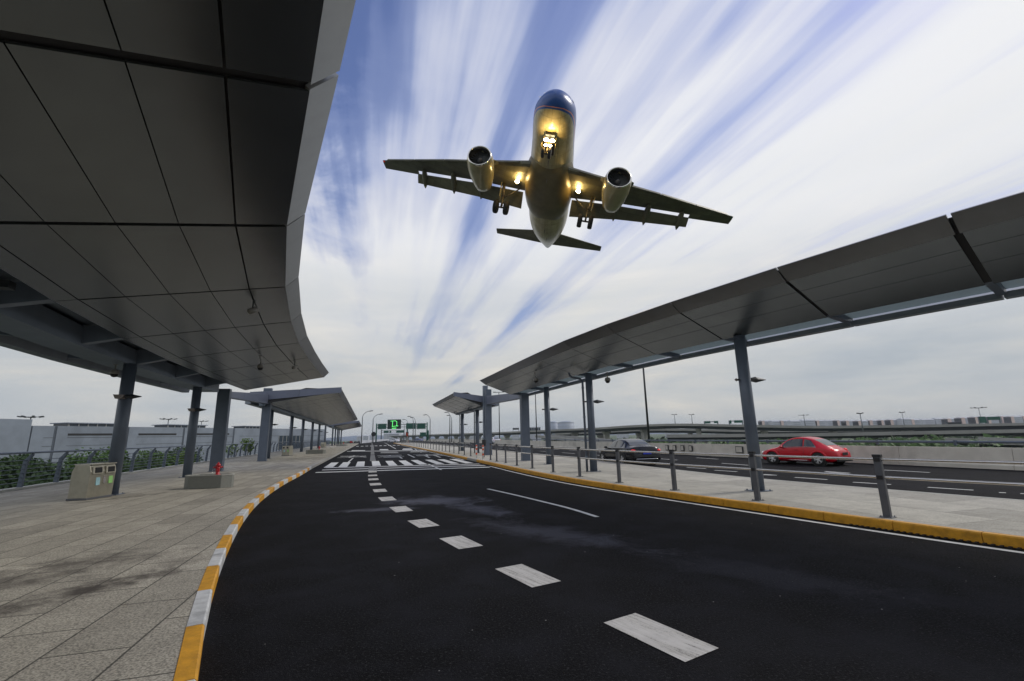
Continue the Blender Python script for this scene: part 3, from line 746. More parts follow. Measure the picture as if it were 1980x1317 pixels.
# ------------------------------------------------------------------ fences and guard rails
def left_fence():
    root = thing('railing', 'long blue-grey metal railing with bent posts and thin bars along the outer edge of the left pavement', 'railing', v3(FL[0], .15))
    root['label'] = 'long blue-grey railing with bent posts and thin bars along the left pavement edge'
    inv = v3(FL[0], .15)
    t = PF.near((-9, -4)); nposts = 0
    def tubes(name, off, z, r, t0, t1, step, n):
        b = MB(); pts = []
        k = t0
        while k <= t1:
            p, d = PF.at(k); nn = Vector((d.y, -d.x)); pts.append(v3(p + nn * off, z) - inv); k += step
        b.tube(pts, r, n); b.build(name, M['steel2'] if name == 'top_rail' else M['steel'], root)
    L0, L1 = PF.near((-9, -4)), PF.near((-62, 156))
    Lm = PF.near((-30, 52))
    tubes('top_rail', .22, 1.50, .042, L0, Lm, 1.5, 10); tubes('top_rail', .22, 1.50, .045, Lm, L1, 5, 6)
    for z in (.42, .58, .74, .90, 1.06, 1.22):
        tubes('bar', .02 + (z - .42) * .06, z, .014, L0, Lm, 1.5, 6)
    for z in (.42, .66, .90, 1.14): tubes('bar', .03, z, .02, Lm, L1, 5, 5)
    # one bent plate post, repeated
    k = PF.near((-18.54, 17.89)) % 2.15; proto = None
    while k < L1:
        if k < L0 or k > L1: k += 2.15; continue
        p, d = PF.at(k); ang = math.atan2(d.y, d.x) - math.pi / 2
        if proto is None:
            b = MB(); prof = [(-.09, .08), (.07, .08), (.085, .75), (.10, 1.12), (.245, 1.40), (.245, 1.45), (.19, 1.47), (-.02, 1.20), (-.05, .75)]
            b.hexa([Vector((x, -.05, z - .15 + .0)) for x, z in prof], [Vector((x, .05, z - .15)) for x, z in prof])
            o = b.build('post', M['steel'], root, bevel=.008); proto = o
        else:
            o = proto.copy(); col.objects.link(o); o.parent = root
        o.location = v3(p, .15) - inv; o.rotation_euler = (0, 0, ang); nposts += 1
        if nposts >= 95: break
        k += 2.15
left_fence()

def guard_rail(label, pts, extra_end=0.):
    root = thing('guard_rail', label, 'guard rail', v3(pts[0], .15), group='guard rails along the island kerb')
    inv = v3(pts[0], .15); proto = None
    P = [Vector(p) for p in pts]
    for i, p in enumerate(P):
        d = (P[min(i + 1, len(P) - 1)] - P[max(i - 1, 0)]).normalized(); ang = math.atan2(d.y, d.x) - math.pi / 2
        if proto is None:
            proto = []
            b = MB(); b.box((0, 0, .53), .075, .12, 1.06); b.box((0, 0, .008), .2, .2, .012)
            for sx in (-.075, .075):
                for sy in (-.075, .075): b.tube([(sx, sy, .01), (sx, sy, .035)], .012, 6)
            o = b.build('post', M['post'], root, bevel=.006)
            b = MB(); b.box((0, 0, 1.085), .085, .14, .05); c = b.build('cap', M['capblack'], o, bevel=.006)
            b = MB(); b.box((0, 0, 1.02), .1, .10, .07); c2_ = b.build('collar', M['capblack'], o, bevel=.006)
            b = MB(); b.box((0, 0, .70), .1, .10, .07); c3_ = b.build('collar', M['capblack'], o, bevel=.006)
            proto = (o, c, c2_, c3_)
        else:
            o = proto[0].copy(); col.objects.link(o); o.parent = root
            for q_ in proto[1:]: c = q_.copy(); col.objects.link(c); c.parent = o
        o.location = v3(p, .15) - inv; o.rotation_euler = (0, 0, ang)
    for z in (1.02, .70):
        b = MB(); q = [v3(p, z + .15) - inv for p in P]; b.tube(q, .025, 10); b.build('rail', M['inox'], root)
    return root
P1 = [v2(11.6, 1.3), v2(10.0, 3.9), v2(8.35, 6.35), v2(6.75, 8.77), v2(5.62, 11.11), v2(4.47, 13.35), v2(3.44, 15.65), v2(2.48, 18.1), v2(1.66, 20.45), v2(.86, 23.0), v2(.12, 25.45), v2(-.53, 27.9), v2(-1.14, 29.9), v2(-1.62, 31.7)]
guard_rail('near guard rail of grey posts and two steel tubes along the yellow kerb, right foreground', P1)
P2 = [v2(-3.6, 38.55) + DD * (2.9 * i) + NN * (.05 * i if i < 8 else .4) for i in range(32)]
guard_rail('far guard rail with closely spaced posts receding beyond the striped bollards', P2)

# concrete barrier of the outer road, with its low rail
root = thing('barrier_wall', 'pale concrete barrier with a dark rail along the far side of the outer road', 'barrier', v3(BR[0], 0)); inv = v3(BR[0], 0)
def strip_solid(parent, P, prof, m, name, inv, t0, t1, step=3., gapk=None):
    b = MB(); path = Path(P); t = t0; prev = None
    while t <= t1:
        p, d = path.at(t); nn = Vector((d.y, -d.x)); ring = [v3(p + nn * s, z) - inv for s, z in prof]
        if prev: 
            if gapk: prev2 = [a.lerp(c, gapk) for a, c in zip(prev, ring)]; b.hexa(prev2, ring)
            else: b.hexa(prev, ring)
        prev = ring; t += step
    return b.build(name, m, parent)
strip_solid(root, BR, [(0, -.05), (0, .16), (.10, .20), (.17, .84), (.40, .84), (.45, -.05)], M['concrete'], 'wall', inv, 0, PB.L[-1], 4., .004)
b = MB(); pts = []; t = 0
while t < PB.L[-1]:
    p, d = PB.at(t); nn = Vector((d.y, -d.x)); pts.append(v3(p + nn * .28, 1.06) - inv); t += 4
b.tube(pts, .055, 8); b.build('top_rail', M['steel'], root)
t = 1.; pr = None
while t < PB.near((5, 65)):
    p, d = PB.at(t); nn = Vector((d.y, -d.x))
    if pr is None:
        b = MB(); b.box((0, 0, .10), .08, .12, .22); pr = b.build('rail_foot', M['steel'], root); o = pr
    else: o = pr.copy(); col.objects.link(o); o.parent = root
    o.location = v3(p + nn * .28, .93) - inv; o.rotation_euler = (0, 0, math.atan2(d.y, d.x)); t += 3.2
# small service hatches let into the barrier face
for k, (px, py) in enumerate([(1288, 866), (1303, 867), (1318, 867.5), (1334, 868), (1428, 871)]):
    t = PB.near(gp(px, py + 15)); d0 = ray(px, py); best = None
    for j in range(400):
        tt = t - 6 + j * .03; p, d = PB.at(tt); az = p.x / p.y
        e = abs(az - d0.x / d0.y)
        if best is None or e < best[0]: best = (e, tt)
    p, d = PB.at(best[1]); nn = Vector((d.y, -d.x))
    h = thing('hatch', ['leftmost of four small framed hatches on the barrier, behind the black sedan', 'second of the four small framed hatches on the barrier', 'third of the four small framed hatches on the barrier', 'rightmost of the four small framed hatches on the barrier', 'lone framed hatch on the barrier just left of the leaning round column'][k], 'hatch', v3(p + nn * .06, .5), math.atan2(d.y, d.x), 'hatches on the barrier')
    b = MB(); b.box((0, -.02, 0), .36 if k < 4 else .6, .08, .42); b.build('frame', M['lampdark'], h)
    b = MB(); b.box((0, .022, 0), .27 if k < 4 else .5, .012, .33); b.build('panel', M['concrete'], h)
for k, (px, py) in enumerate([(1848, 905)]):
    pass

# ------------------------------------------------------------------ wall lamps on the columns
def wall_lamp():
    root = thing('wall_lamp', 'x', 'lamp')
    b = MB(); b.box((.10, 0, 0), .20, .05, .05); b.build('bracket', M['lampdark'], root)
    b = MB()                                       # diamond-shaped body, pointed at the far end
    sec = lambda x, w, h: [Vector((x, -w, 0)), Vector((x, 0, -h)), Vector((x, w, 0)), Vector((x, 0, h))]
    b.hexa(sec(.18, .05, .05), sec(.34, .11, .085)); b.hexa(sec(.342, .11, .085), sec(.66, .01, .012)); b.build('body', M['lampdark'], root)
    b = MB(); b.hexa(sec(-.30, .02, .02), sec(-.25, .05, .05)); b.build('end_cap', M['lampend'], root)
    b = MB(); b.tube([(-.27, 0, 0), (.2, 0, 0)], .03, 8); b.build('stem', M['lampdark'], root)
    return root
lp = wall_lamp(); used = False
def twin_lamp(c, z, label):
    r = thing('wall_lamp', label, 'lamp', (c.x + .05, c.y - .27, z), rzn - .1, 'arrow-shaped lamps on the columns')
    b = MB(); b.hexa([Vector(v) for v in ((-.10, -.09, -.07), (.10, -.09, -.07), (.10, .09, -.07), (-.10, .09, -.07))], [Vector(v) for v in ((-.17, -.09, .07), (.15, -.09, .06), (.15, .09, .06), (-.17, .09, .07))]); b.build('end_cap', M['lampend'], r)
    sec = lambda x, w, h: [Vector((x, -w, 0)), Vector((x, 0, -h)), Vector((x, w, 0)), Vector((x, 0, h))]
    b = MB(); b.hexa(sec(.16, .10, .08), sec(.30, .08, .06)); b.hexa(sec(.302, .12, .09), sec(.62, .01, .012)); b.build('body', M['lampdark'], r)
    b = MB(); b.box((0, .12, 0), .1, .16, .1); b.build('bracket', M['lampdark'], r)
rzn = math.atan2(NN.y, NN.x)
def place_lamp(c, z, label, rz):
    global used
    o = lp if not used else copy_tree(lp); used = True
    o.location = (c.x, c.y, z); o.rotation_euler = (0, 0, rz); o['label'] = label; o['group'] = 'arrow-shaped lamps on the columns'
rzn = math.atan2(NN.y, NN.x)
twin_lamp(colsL[1], 3.28, 'arrow-shaped lamp on the first round column at left, above the steel bin')
twin_lamp(colsL[2], 3.28, 'arrow-shaped lamp on the second round column at left, beside the granite block')
place_lamp(colsR[1], 3.15, 'arrow-shaped lamp on the large round column left of the red car', rzn - .15)
place_lamp(colsR[2], 3.15, 'arrow-shaped lamp on the right island column at the black car\'s bonnet', rzn - .15)
place_lamp(colsR[3], 3.15, 'arrow-shaped lamp on the slim round column next to the dark rectangular one', rzn - .15)
for k, c in enumerate(c2): place_lamp(c, 3.2, 'arrow-shaped lamp on the %s round column of the second left canopy' % ['first', 'second', 'third', 'fourth', 'fifth', 'sixth'][k], rzn)
for k, c in enumerate([v2(-3.6, 45.6), v2(-5.9, 53.0)]): place_lamp(c, 3.1, 'arrow-shaped lamp on the %s column of the short right canopy' % ['nearer', 'farther'][k], rzn)

# security domes
def dome_cam(label, p, drop, curved=False):
    r = thing('security_camera', label, 'camera', p, group='hanging security cameras')
    b = MB()
    if curved: b.tube([(0, 0, 0), (.0, 0, -.12), (.05, 0, -.2), (.05, 0, -drop)], .022, 8)
    else: b.tube([(0, 0, 0), (0, 0, -drop)], .022, 8)
    b.tube([(0, 0, 0), (0, 0, -.02)], .07, 12); b.build('stem', M['camera_shell'], r)
    x = .05 if curved else 0
    b = MB(); b.lathe([(.03, .10), (.10, .08), (.125, .0), (.13, -.05), (.11, -.055)], 20, Matrix.Translation((x, 0, -drop - .05))); b.build('housing', M['camera_shell'], r)
    b = MB(); b.lathe([(.10, 0), (.095, -.05), (.06, -.09), (.001, -.105)], 18, Matrix.Translation((x, 0, -drop - .105))); b.build('dome', M['black'], r)
    return r
dome_cam('dome camera hanging from the gutter just left of the first left column', at(224, 705, 15.0), .22)
dome_cam('dome camera on a curved stem under the huge left canopy, low near its tip', Vector((*gp(503, 690, 5.10), 5.15)), .40, True)
dome_cam('dome camera under the far tip of the long right canopy', Vector((*gp(1034, 722, 4.75), 4.78)), .30, True)
dome_cam('dome camera hanging outside the right canopy gutter beside the pole', Vector((*gp(1174, 722, 4.3), 4.34)), .26)
def spot(label, p, rz):
    r = thing('spotlight', label, 'spotlight', p, rz, 'spotlights under the left canopy')
    b = MB(); b.tube([(0, 0, 0), (0, 0, -.22)], .018, 8); b.tube([(0, 0, 0), (0, 0, -.015)], .06, 12); b.build('stem', M['lampdark'], r)
    b = MB(); mt = Matrix.Translation((0, 0, -.28)) @ Matrix.Rotation(R(62), 4, 'Y')
    b.lathe([(.03, -.12), (.075, -.10), (.08, .12)], 18, mt); b.build('head', M['camera_shell'], r)
    b = MB(); b.lathe([(.078, .121), (.001, .124)], 18, mt); b.build('lens', M['white'], r)
spot('small spotlight under the left canopy, the nearer and larger of two', Vector((*gp(490, 583, 5.33), 5.36)), 1.0)
spot('small spotlight under the left canopy near its far right corner', Vector((*gp(570, 700, 5.33), 5.36)), 1.0)

# drain pipes down the right columns
def pipe(label, c, z0, off, top):
    r = thing('drain_pipe', label, 'pipe', v3(c, .15), group='drain pipes beside the right columns')
    o = -NN * .27 * 1.0 + DD * .1
    q = v3(o, 0)
    b = MB(); tp = v3(NN * .55 + DD * .5, top - .15)
    pts = [q, q + Vector((0, 0, top - .55))] + [q + Vector((0, 0, top - .42)), q + v3(-NN * .08 + DD * .0, top - .34)]
    pts = [q + Vector((0, 0, 0)), q + Vector((0, 0, top - .60)), q + v3(-NN * .03, top - .50), q + v3(-NN * .12, top - .42), q + v3(-NN * .5, top - .36), q + v3(-NN * .62, top - .28), q + v3(-NN * .66, top - .15)]
    b.tube(pts, .05, 12); b.build('tube', M['steel'], r)
    for z in (.6, 2.3, 3.6):
        b = MB(); b.tube([q + Vector((0, 0, z)), q + Vector((0, 0, z + .06))], .062, 12); b.build('clamp', M['steel2'], r)
pipe('bent drain pipe beside the round column at the black car', colsR[2], .15, 0, 4.45)
pipe('bent drain pipe at the nearer column of the short right canopy', v2(-3.6, 45.6), .15, 0, 4.5)
pipe('bent drain pipe at the farther column of the short right canopy', v2(-5.9, 53.0), .15, 0, 4.5)

# ------------------------------------------------------------------ street furniture
def litter_bin(label, loc, rz, group, full=True):
    r = thing('litter_bin', label, 'litter bin', loc, rz, group)
    # x across the opening side, y depth; back slopes
    b = MB()
    def prof(x, k): return [Vector((x, y, z)) for y, z in ((-.25, .05), (.28, .05), (.28, .80), (.20, 1.0), (-.22, 1.0), (-.28, .80))]
    b.hexa(prof(-.46, 0), prof(.46, 0)); b.build('body', M['inoxbin'], r, bevel=.015)
    b = MB(); b.box((0, 0.01, .03), .96, .58, .06); b.build('base', M['post'], r, bevel=.01)
    b = MB(); b.box((-.235, -.02, 1.015), .45, .52, .03); b.box((.235, -.02, 1.015), .45, .52, .03); b.build('lid', M['bincap'], r, bevel=.012)
    if full:
        for x in (-.23, .23):
            b = MB(); b.box((x, -.283, .84), .36, .05, .24, rx=-.10); b.build('hood', M['bincap'], r, bevel=.03)
            b = MB(); b.box((x, -.308, .845), .25, .03, .16, rx=-.10); b.build('opening', M['black'], r, bevel=.02)
        b = MB(); b.box((-.16, -.272, .53), .14, .012, .26, rx=-.05); b.build('sticker', M['stickb'], r)
        b = MB(); b.box((.30, -.272, .55), .15, .012, .26, rx=-.05); b.build('sticker', M['stickg'], r)
        b = MB(); b.box((.06, -.275, .55), .08, .02, .22, rx=-.05); b.box((.06, -.285, .63), .03, .02, .05); b.build('lock_plate', M['inox'], r)
    return r
def litter_bin_oriented(label, p, rz, full=True): return litter_bin(label, v3(p, .15), rz, 'steel litter bins on the left pavement', full)
litter_bin_oriented('nearest steel twin litter bin with blue and green stickers, at the first left column', v2(-12.88, 14.42), R(92))
litter_bin_oriented('small distant litter bin behind the rectangular column of the portal', onb := gp(555, 881.5, .15), R(-15), True)
litter_bin_oriented('tiny far litter bin in the middle of the second left canopy columns', gp(625, 865.5, .15), R(-15), False)

def hydrant(label, blabel, c, rz, s=1.):
    B0 = thing('granite_block', blabel, 'planter block', v3(c, .15), rz, 'granite blocks under the hydrants')
    b = MB(); W2, D2, H2 = .98 * s, .42 * s, .46
    out = [(-W2, -D2 + .25), (-W2 + .25, -D2), (W2 - .25, -D2), (W2, -D2 + .25), (W2, D2 - .25), (W2 - .25, D2), (-W2 + .25, D2), (-W2, D2 - .25)]
    b.hexa([Vector((x, y, 0)) for x, y in out], [Vector((x, y, H2 - .03)) for x, y in out]); b.build('body', M['granite'], B0, bevel=.01)
    b = MB(); t = .06
    ring = [Vector((x * 1.01, y * 1.02, H2 - .03)) for x, y in out]; ring2 = [p + Vector((0, 0, .03)) for p in ring]
    inr = [Vector((x * .90, y * .80, H2)) for x, y in out]; inl = [Vector((x * .90, y * .80, H2 - .029)) for x, y in out]
    for i in range(8):
        j = (i + 1) % 8; b.face([ring[i], ring[j], ring2[j], ring2[i]]); b.face([ring2[i], ring2[j], inr[j], inr[i]]); b.face([inr[i], inr[j], inl[j], inl[i]])
    b.build('rim', M['granite_l'], B0)
    h = thing('fire_hydrant', label, 'fire hydrant', v3(c, .15 + H2 - .029) + v3(NN * .28 * s, 0), rz + .5, 'red fire hydrants'); h.scale = (.75, .75, .75)
    b = MB(); b.lathe([(.14, 0), (.14, .03), (.085, .04), (.085, .28), (.10, .29), (.10, .33), (.09, .34), (.09, .42), (.115, .43), (.115, .46), (.09, .50), (.05, .545), (.03, .56), (.03, .60), (.001, .60)], 20); b.build('body', M['red'], h)
    b = MB()
    b.tube([(0, -.05, .25), (0, -.17, .25), (0, -.175, .25)], [.055, .055, .06], 12); b.tube([(-.05, 0, .36), (-.16, 0, .36)], .04, 12); b.tube([(.05, 0, .36), (.16, 0, .36)], .04, 12); b.build('outlet', M['red'], h)
    for x in (-.17, .17):
        b = MB(); b.tube([(x - .01, 0, .36), (x + .03 * (1 if x > 0 else -1), 0, .36)], .05, 6); b.build('cap', M['red'], h)
    b = MB(); pts = [(-.17 + .05 * math.cos(a), -.06, .2 + .07 * math.sin(a)) for a in [i * .7 for i in range(9)]]; b.tube(pts, .008, 6); b.build('chain', M['chrome'], h)
hydrant('nearest red fire hydrant standing on the granite block at left', 'nearest speckled granite block, carrying a red hydrant, beside the second left column', v2(-10.95, 16.95), R(8), .80)
hydrant('small distant red fire hydrant under the second left canopy', 'second granite block carrying a hydrant, below the second left canopy', gp(611, 877.5, .15), R(12), 1.1)
hydrant('tiny farthest red hydrant near the last columns at left', 'farthest tiny granite block near the last columns at left', gp(661, 862.8, .15), R(12), 1.2)

def bollard(label, c):
    r = thing('bollard', label, 'bollard', v3(c, .15), group='red and white bollards at the crossing')
    b = MB(); b.tube([(0, 0, 0), (0, 0, .98), (0, 0, 1.0)], [.057, .057, .03], 14); b.tube([(0, 0, 0), (0, 0, .015)], .09, 14); b.build('pole', M['white'], r)
    for z in (.28, .62, .86):
        b = MB(); b.tube([(0, 0, z), (0, 0, z + (.14 if z < .8 else .12))], .0585, 14, False); b.build('band', M['orange'], r)
bollard('left of two red and white bollards in the gap of the guard rail', v2(-2.77, 34.16)); bollard('right of two red and white bollards in the gap of the guard rail', v2(-2.19, 32.55))
bollard('lone far red and white bollard where the island ends', gp(789.5, 858.8, .15))
# small junction box / signal by the bollards
r = thing('traffic_signal', 'small dark box on a short post behind the striped bollards', 'signal box', v3(gp(936, 884.5, .15), .15)); b = MB(); b.tube([(0, 0, 0), (0, 0, .9)], .04, 8); b.build('post', M['post'], r)
b = MB(); b.box((0, 0, 1.1), .3, .2, .45); b.build('housing', M['capblack'], r, bevel=.03)
# ------------------------------------------------------------------ concrete terminal building at left
def bpoint(px, py, z):
    q = gp(px, py, z); return q
bA, bB, bC, bD = v2(-118, 40), v2(-104, 93), v2(-86.5, 160), v2(-80, 196)
root = thing('terminal_building', 'long low grey concrete building with slit windows beyond the left railing', 'building', v3(bB, -7)); inv = v3(bB, -7)
def wallseg(a, c, z0, z1, th, m, name, parent, off=0.):
    d = (c - a).normalized(); nn = Vector((d.y, -d.x)); b = MB(); a2, c2 = a + nn * off, c + nn * off
    b.hexa([v3(a2, z0) - inv, v3(c2, z0) - inv, v3(c2 - nn * th, z0) - inv, v3(a2 - nn * th, z0) - inv], [v3(a2, z1) - inv, v3(c2, z1) - inv, v3(c2 - nn * th, z1) - inv, v3(a2 - nn * th, z1) - inv])
    return b.build(name, m, parent)
wallseg(bA, bD, -7, 6.0, 14, M['concrete_wall'], 'wall', root)
wallseg(bA, bD, 3.38, 3.46, .3, M['lampdark'], 'groove', root, .03)
wallseg(bA, bD, 1.55, 1.62, .3, M['lampdark'], 'groove', root, .03)
d = (bD - bA).normalized(); L = (bD - bA).length
wallseg(bA - d * 30, bA + d * 60.5, -7, 7.3, 12, M['concrete_wall'], 'raised_end_wall', root, .4)
for (s0, s1) in ((66, 79), (83.5, 94), (98, 112)):
    wallseg(bA + d * s0, bA + d * s1, 3.9, 4.35, .3, M['black'], 'slit_window', root, .06)
for s in (60.5, 65, 80.5, 96, 113.5):
    wallseg(bA + d * s, bA + d * (s + .35), -7, 5.96, .5, M['concrete_dk'], 'recessed_joint', root, .05)
    wallseg(bA + d * (s + .4), bA + d * (s + 2.6), -7, 5.98, .3, M['concrete_wall'], 'pilaster', root, .16)
wallseg(bA + d * 134, bA + d * 140, -1.5, 3.4, .4, M['darkglass'], 'window', root, .06)
wallseg(bA + d * 141, bA + d * 147, -1.5, 3.4, .4, M['darkglass'], 'window', root, .06)
for s in (134, 136, 138, 140, 141, 143, 145, 147):
    wallseg(bA + d * s, bA + d * (s + .18), -1.5, 3.4, .4, M['concrete_lt'], 'mullion', root, .12)
for k, (x0, x1, s) in enumerate(((153, 255, 0), (342, 413, 0), (490, 528, 0))):
    lab = ['nearer glazed rooftop lantern on the concrete building', 'middle glazed rooftop lantern behind the second left column', 'far glazed rooftop lantern behind the portal columns'][k]
    def onb(px):
        dr = ray(px, 820); az = dr.x / dr.y; best = None
        for j in range(800):
            p = bA + d * (j * .25); e = abs(p.x / p.y - az)
            if best is None or e < best[0]: best = (e, p)
        return best[1]
    a, c = onb(x0), onb(x1); nn = Vector((d.y, -d.x)); a -= nn * 3; c -= nn * 3
    r = thing('roof_lantern', lab, 'roof lantern', v3((a + c) / 2, 6.0), group='glazed lanterns on the concrete roof'); inv = v3((a + c) / 2, 6.0)
    wallseg(a, c, 6.0, 6.75, 5, M['darkglass'], 'glazing', r)
    wallseg(a - d * .5, c + d * .5, 6.75, 6.95, 6, M['concrete_wall'], 'roof', r, .5)
    n_ = 6
    for j in range(n_ + 1):
        p = a.lerp(c, j / n_); wallseg(p - d * .12, p + d * .12, 6.0, 6.75, .3, M['concrete_lt'], 'mullion', r, .08)
inv = v3(bD, -7)
bx = at(572, 840, 200).x; bw = at(598, 840, 200).x - bx
r = thing('round_building', 'pale low building with slit windows and rounded corner behind the far left columns', 'building', (bx, 200, -7))
b = MB(); poly = [v2(-14, 0), v2(bw - 3, 0)] + [v2(bw - 3 + 3 * math.sin(R(a)), 3 - 3 * math.cos(R(a))) for a in range(15, 91, 15)] + [v2(bw, 14), v2(-14, 14)]
zt = at(585, 830.5, 200).z + 7
b.hexa([v3(p, 0) for p in poly], [v3(p, zt) for p in poly]); b.build('wall', M['concrete_lt'], r)
for k in range(5):
    b = MB(); b.box((-8 + k * 2.2, -.1, zt - 2.2), 1.6, .3, .5); b.build('window', M['darkglass'], r)

# rooftop floodlight masts
def mast(label, p, zb, zt, heads=5, rr=1.6, thick=.12):
    r = thing('floodlight_mast', label, 'light mast', (p.x, p.y, zb), group='tall floodlight masts'); h = zt - zb
    b = MB(); b.tube([(0, 0, 0), (0, 0, h)], [thick, thick * .6], 8); b.build('pole', M['pole'], r)
    b = MB(); b.tube([(0, 0, h - .1), (0, 0, h + .15)], rr * .35, 12); b.build('crown_ring', M['lampdark'], r)
    for k in range(heads):
        a = 2 * math.pi * k / heads + .3; b = MB(); q = Vector((math.cos(a) * rr, math.sin(a) * rr, h + .15)); b.bar((0, 0, h), q * .8 + Vector((0, 0, h * .2)), .1, .1); b.box(q, .9, .5, .3, a, 0, -.2); b.build('lamp_head', M['lampdark'], r)
    return r
def mastpx(label, px, pytop, pybot, Y, heads=6, rr=1.4, thick=.12):
    t = at(px, pytop, Y); bt = at(px, pybot, Y); mast(label, t, min(bt.z, t.z - 1), t.z, heads, rr, thick)
mastpx('flower-shaped floodlight mast above the near end of the concrete building', 60, 807, 830, 125, 7, 2.2, .2)
mastpx('flower-shaped floodlight mast between the first two left columns', 326, 811, 836, 190, 7, 2.6, .25)
mastpx('small mast just right of the second left column', 390, 815, 836, 240, 6, 2.6, .25)
mastpx('tall two-headed mast behind the island, between column and black pole', 1304, 802, 822, 300, 4, 1.6, .25)
mastpx('second tall mast behind the curved ramp, right of the first', 1337, 802, 822, 300, 4, 1.6, .25)
mastpx('antenna-like mast with stacked arms left of the city blocks', 1554, 803, 826, 320, 5, 2.8, .3)
mastpx('tall lamp mast rising in front of the viaduct, above the red car', 1663, 800, 838, 180, 4, .8, .22)
mastpx('tall thin lamp mast over the middle of the city blocks', 1744, 798, 822, 230, 4, .9, .15)
mastpx('wide-headed floodlight mast near the right edge', 1892, 789, 830, 220, 6, 2.4, .16)
# tall plain poles behind the right canopy
def tallpole(label, px, pyb, Y, ztop, r0=.16):
    p = at(px, pyb, Y); r = thing('tall_pole', label, 'pole', (p.x, p.y, -.5), group='tall poles behind the right canopy')
    b = MB(); b.tube([(0, 0, 0), (0, 0, ztop)], [r0, r0 * .6], 10); b.build('pole', M['lampdark'], r)
    b = MB(); b.tube([(0, 0, 0), (0, 0, .5)], r0 * 1.5, 10); b.build('base', M['post'], r)
    b = MB(); b.tube([(-1.2, 0, ztop), (1.2, 0, ztop)], .07, 6); b.build('cross_arm', M['lampdark'], r)
    for s in (-1, 1): b = MB(); b.box((s * 1.1, 0, ztop + .05), .7, .3, .16); b.build('lamp_head', M['lampdark'], r)
tallpole('tall dark pole behind the black car', 1256, 862, 47, 14, .12)
tallpole('tall thin pole seen just left of the slim right column', 1038, 850, 90, 11, .13)
tallpole('tall thin pole right of the twin portal column', 966, 847, 110, 12.5, .13)
def streetlamp(label, px, py_base, px_top, py_top, Y, arm):
    t = at(px, py_top, Y); r = thing('street_lamp', label, 'street lamp', (t.x, t.y, 0), group='curved street lamps at the far end of the road'); h = t.z
    pts = [Vector((0, 0, 0)), Vector((0, 0, h * .8))]
    for k in range(1, 7):
        a = k / 6 * math.pi / 2 * .92; pts.append(Vector((arm * (1 - math.cos(a)), 0, h * .8 + h * .2 * math.sin(a))))
    b = MB(); b.tube(pts, [.17, .14] + [.09] * 6, 8); b.build('pole', M['pole'], r)
    b = MB(); b.box(pts[-1] + Vector((math.copysign(.45, arm), 0, 0)), 1.2, .4, .22, 0, 0, -.1); b.build('lamp_head', M['lampdark'], r)
streetlamp('leftmost curved street lamp, right of the farthest left canopy', 701.5, 848, 714, 795, 150, 2.6)
streetlamp('second curved street lamp, left of the green sign gantry', 722, 848, 733, 801, 165, 2.6)
streetlamp('curved street lamp right of the sign gantry with its arm to the left', 832, 845, 826, 802, 165, -1.6)
streetlamp('thin curved street lamp behind the right part of the gantry, rightmost of its pair', 803.5, 845, 797, 807, 190, -1.3)
streetlamp('thin curved street lamp behind the gantry, leftmost of its pair', 799.5, 845, 797, 805, 185, -1.5)
streetlamp('small curved street lamp just right of the bright green board', 789, 845, 783, 811, 230, -2.0)
streetlamp('smallest curved street lamp beside the bright green board', 782, 845, 778, 815, 270, -2.2)
streetlamp('curved street lamp seen under the short right canopy', 870, 845, 868, 797, 150, -.8)
streetlamp('second curved street lamp seen under the short right canopy', 873.5, 845, 871, 803, 160, -.8)

# ------------------------------------------------------------------ sign gantries
def gantry(name, label, Y, posts, beamy, signs, group='green overhead sign gantries'):
    p0 = at(posts[0], 848, Y); r = thing('sign_gantry', label, 'sign gantry', (p0.x, p0.y, 0), group=group); o = Vector((p0.x, p0.y, 0))
    z = at(posts[0], beamy, Y).z
    for px in posts:
        q = at(px, 848, Y); b = MB(); b.tube([(q.x - o.x, 0, 0), (q.x - o.x, 0, z + 1.2)], .28, 10); b.build('post', M['signgreen'] if Y < 260 else M['lampdark'], r)
    a = at(posts[0], beamy, Y); c = at(posts[-1], beamy, Y)
    for dz in (.5, -.5): b = MB(); b.bar((a.x - o.x, 0, z + dz), (c.x - o.x, 0, z + dz), .22, .22); b.build('beam', M['lampdark'], r)
    for (x0, y0, x1, y1, kind) in signs:
        A = at(x0, y0, Y - .6); C = at(x1, y1, Y - .6); w = C.x - A.x; h = A.z - C.z; cx, cz = (A.x + C.x) / 2 - o.x, (A.z + C.z) / 2
        b = MB(); b.box((cx, -.5, cz), w, .2, h); pn = b.build('sign_board', M['ledboard'] if kind == 'led' else M['signgreen'], r)
        if kind != 'led':
            b = MB(); t = .05
            for sx in (-1, 1): b.box((cx + sx * (w / 2 - .12), -.61, cz), t, .02, h - .24)
            for sz in (-1, 1): b.box((cx, -.61, cz + sz * (h / 2 - .12)), w - .24, .02, t)
            b.build('border', M['signwhite'], pn)
        else:
            def seg(u0, v0, u1, v1, th=.15):
                X = lambda u: cx - w / 2 + u * w
                Z = lambda v: cz + h / 2 - v * h
                b.bar((X(u0), -.62, Z(v0)), (X(u1), -.62, Z(v1)), th, .04, (0, 1, 0))
            b = MB()
            seg(.22, .16, .60, .14); seg(.38, .17, .37, .72); seg(.58, .13, .69, .24); seg(.69, .22, .69, .68); seg(.33, .72, .80, .67); seg(.34, .91, .66, .90, .22)
            b.build('led_strokes', M['led'], pn)
    return r
gantry('g', 'nearest green overhead sign gantry with a lit green diagram board', 200, (727.2, 787, 825.5), 824.5,
       ((730.5, 819.5, 747, 830, 's'), (749.5, 811.5, 775, 829.5, 'led'), (785, 818.5, 805, 829.5, 's'), (806, 818.5, 823, 829.5, 's')))
gantry('g2', 'farther green overhead sign gantry seen below the lit board', 290, (737, 781), 834.5, ((742, 832.5, 751.5, 837.5, 's'), (766, 832, 781.5, 837, 's'), (753, 832.5, 756.5, 837.5, 's')))
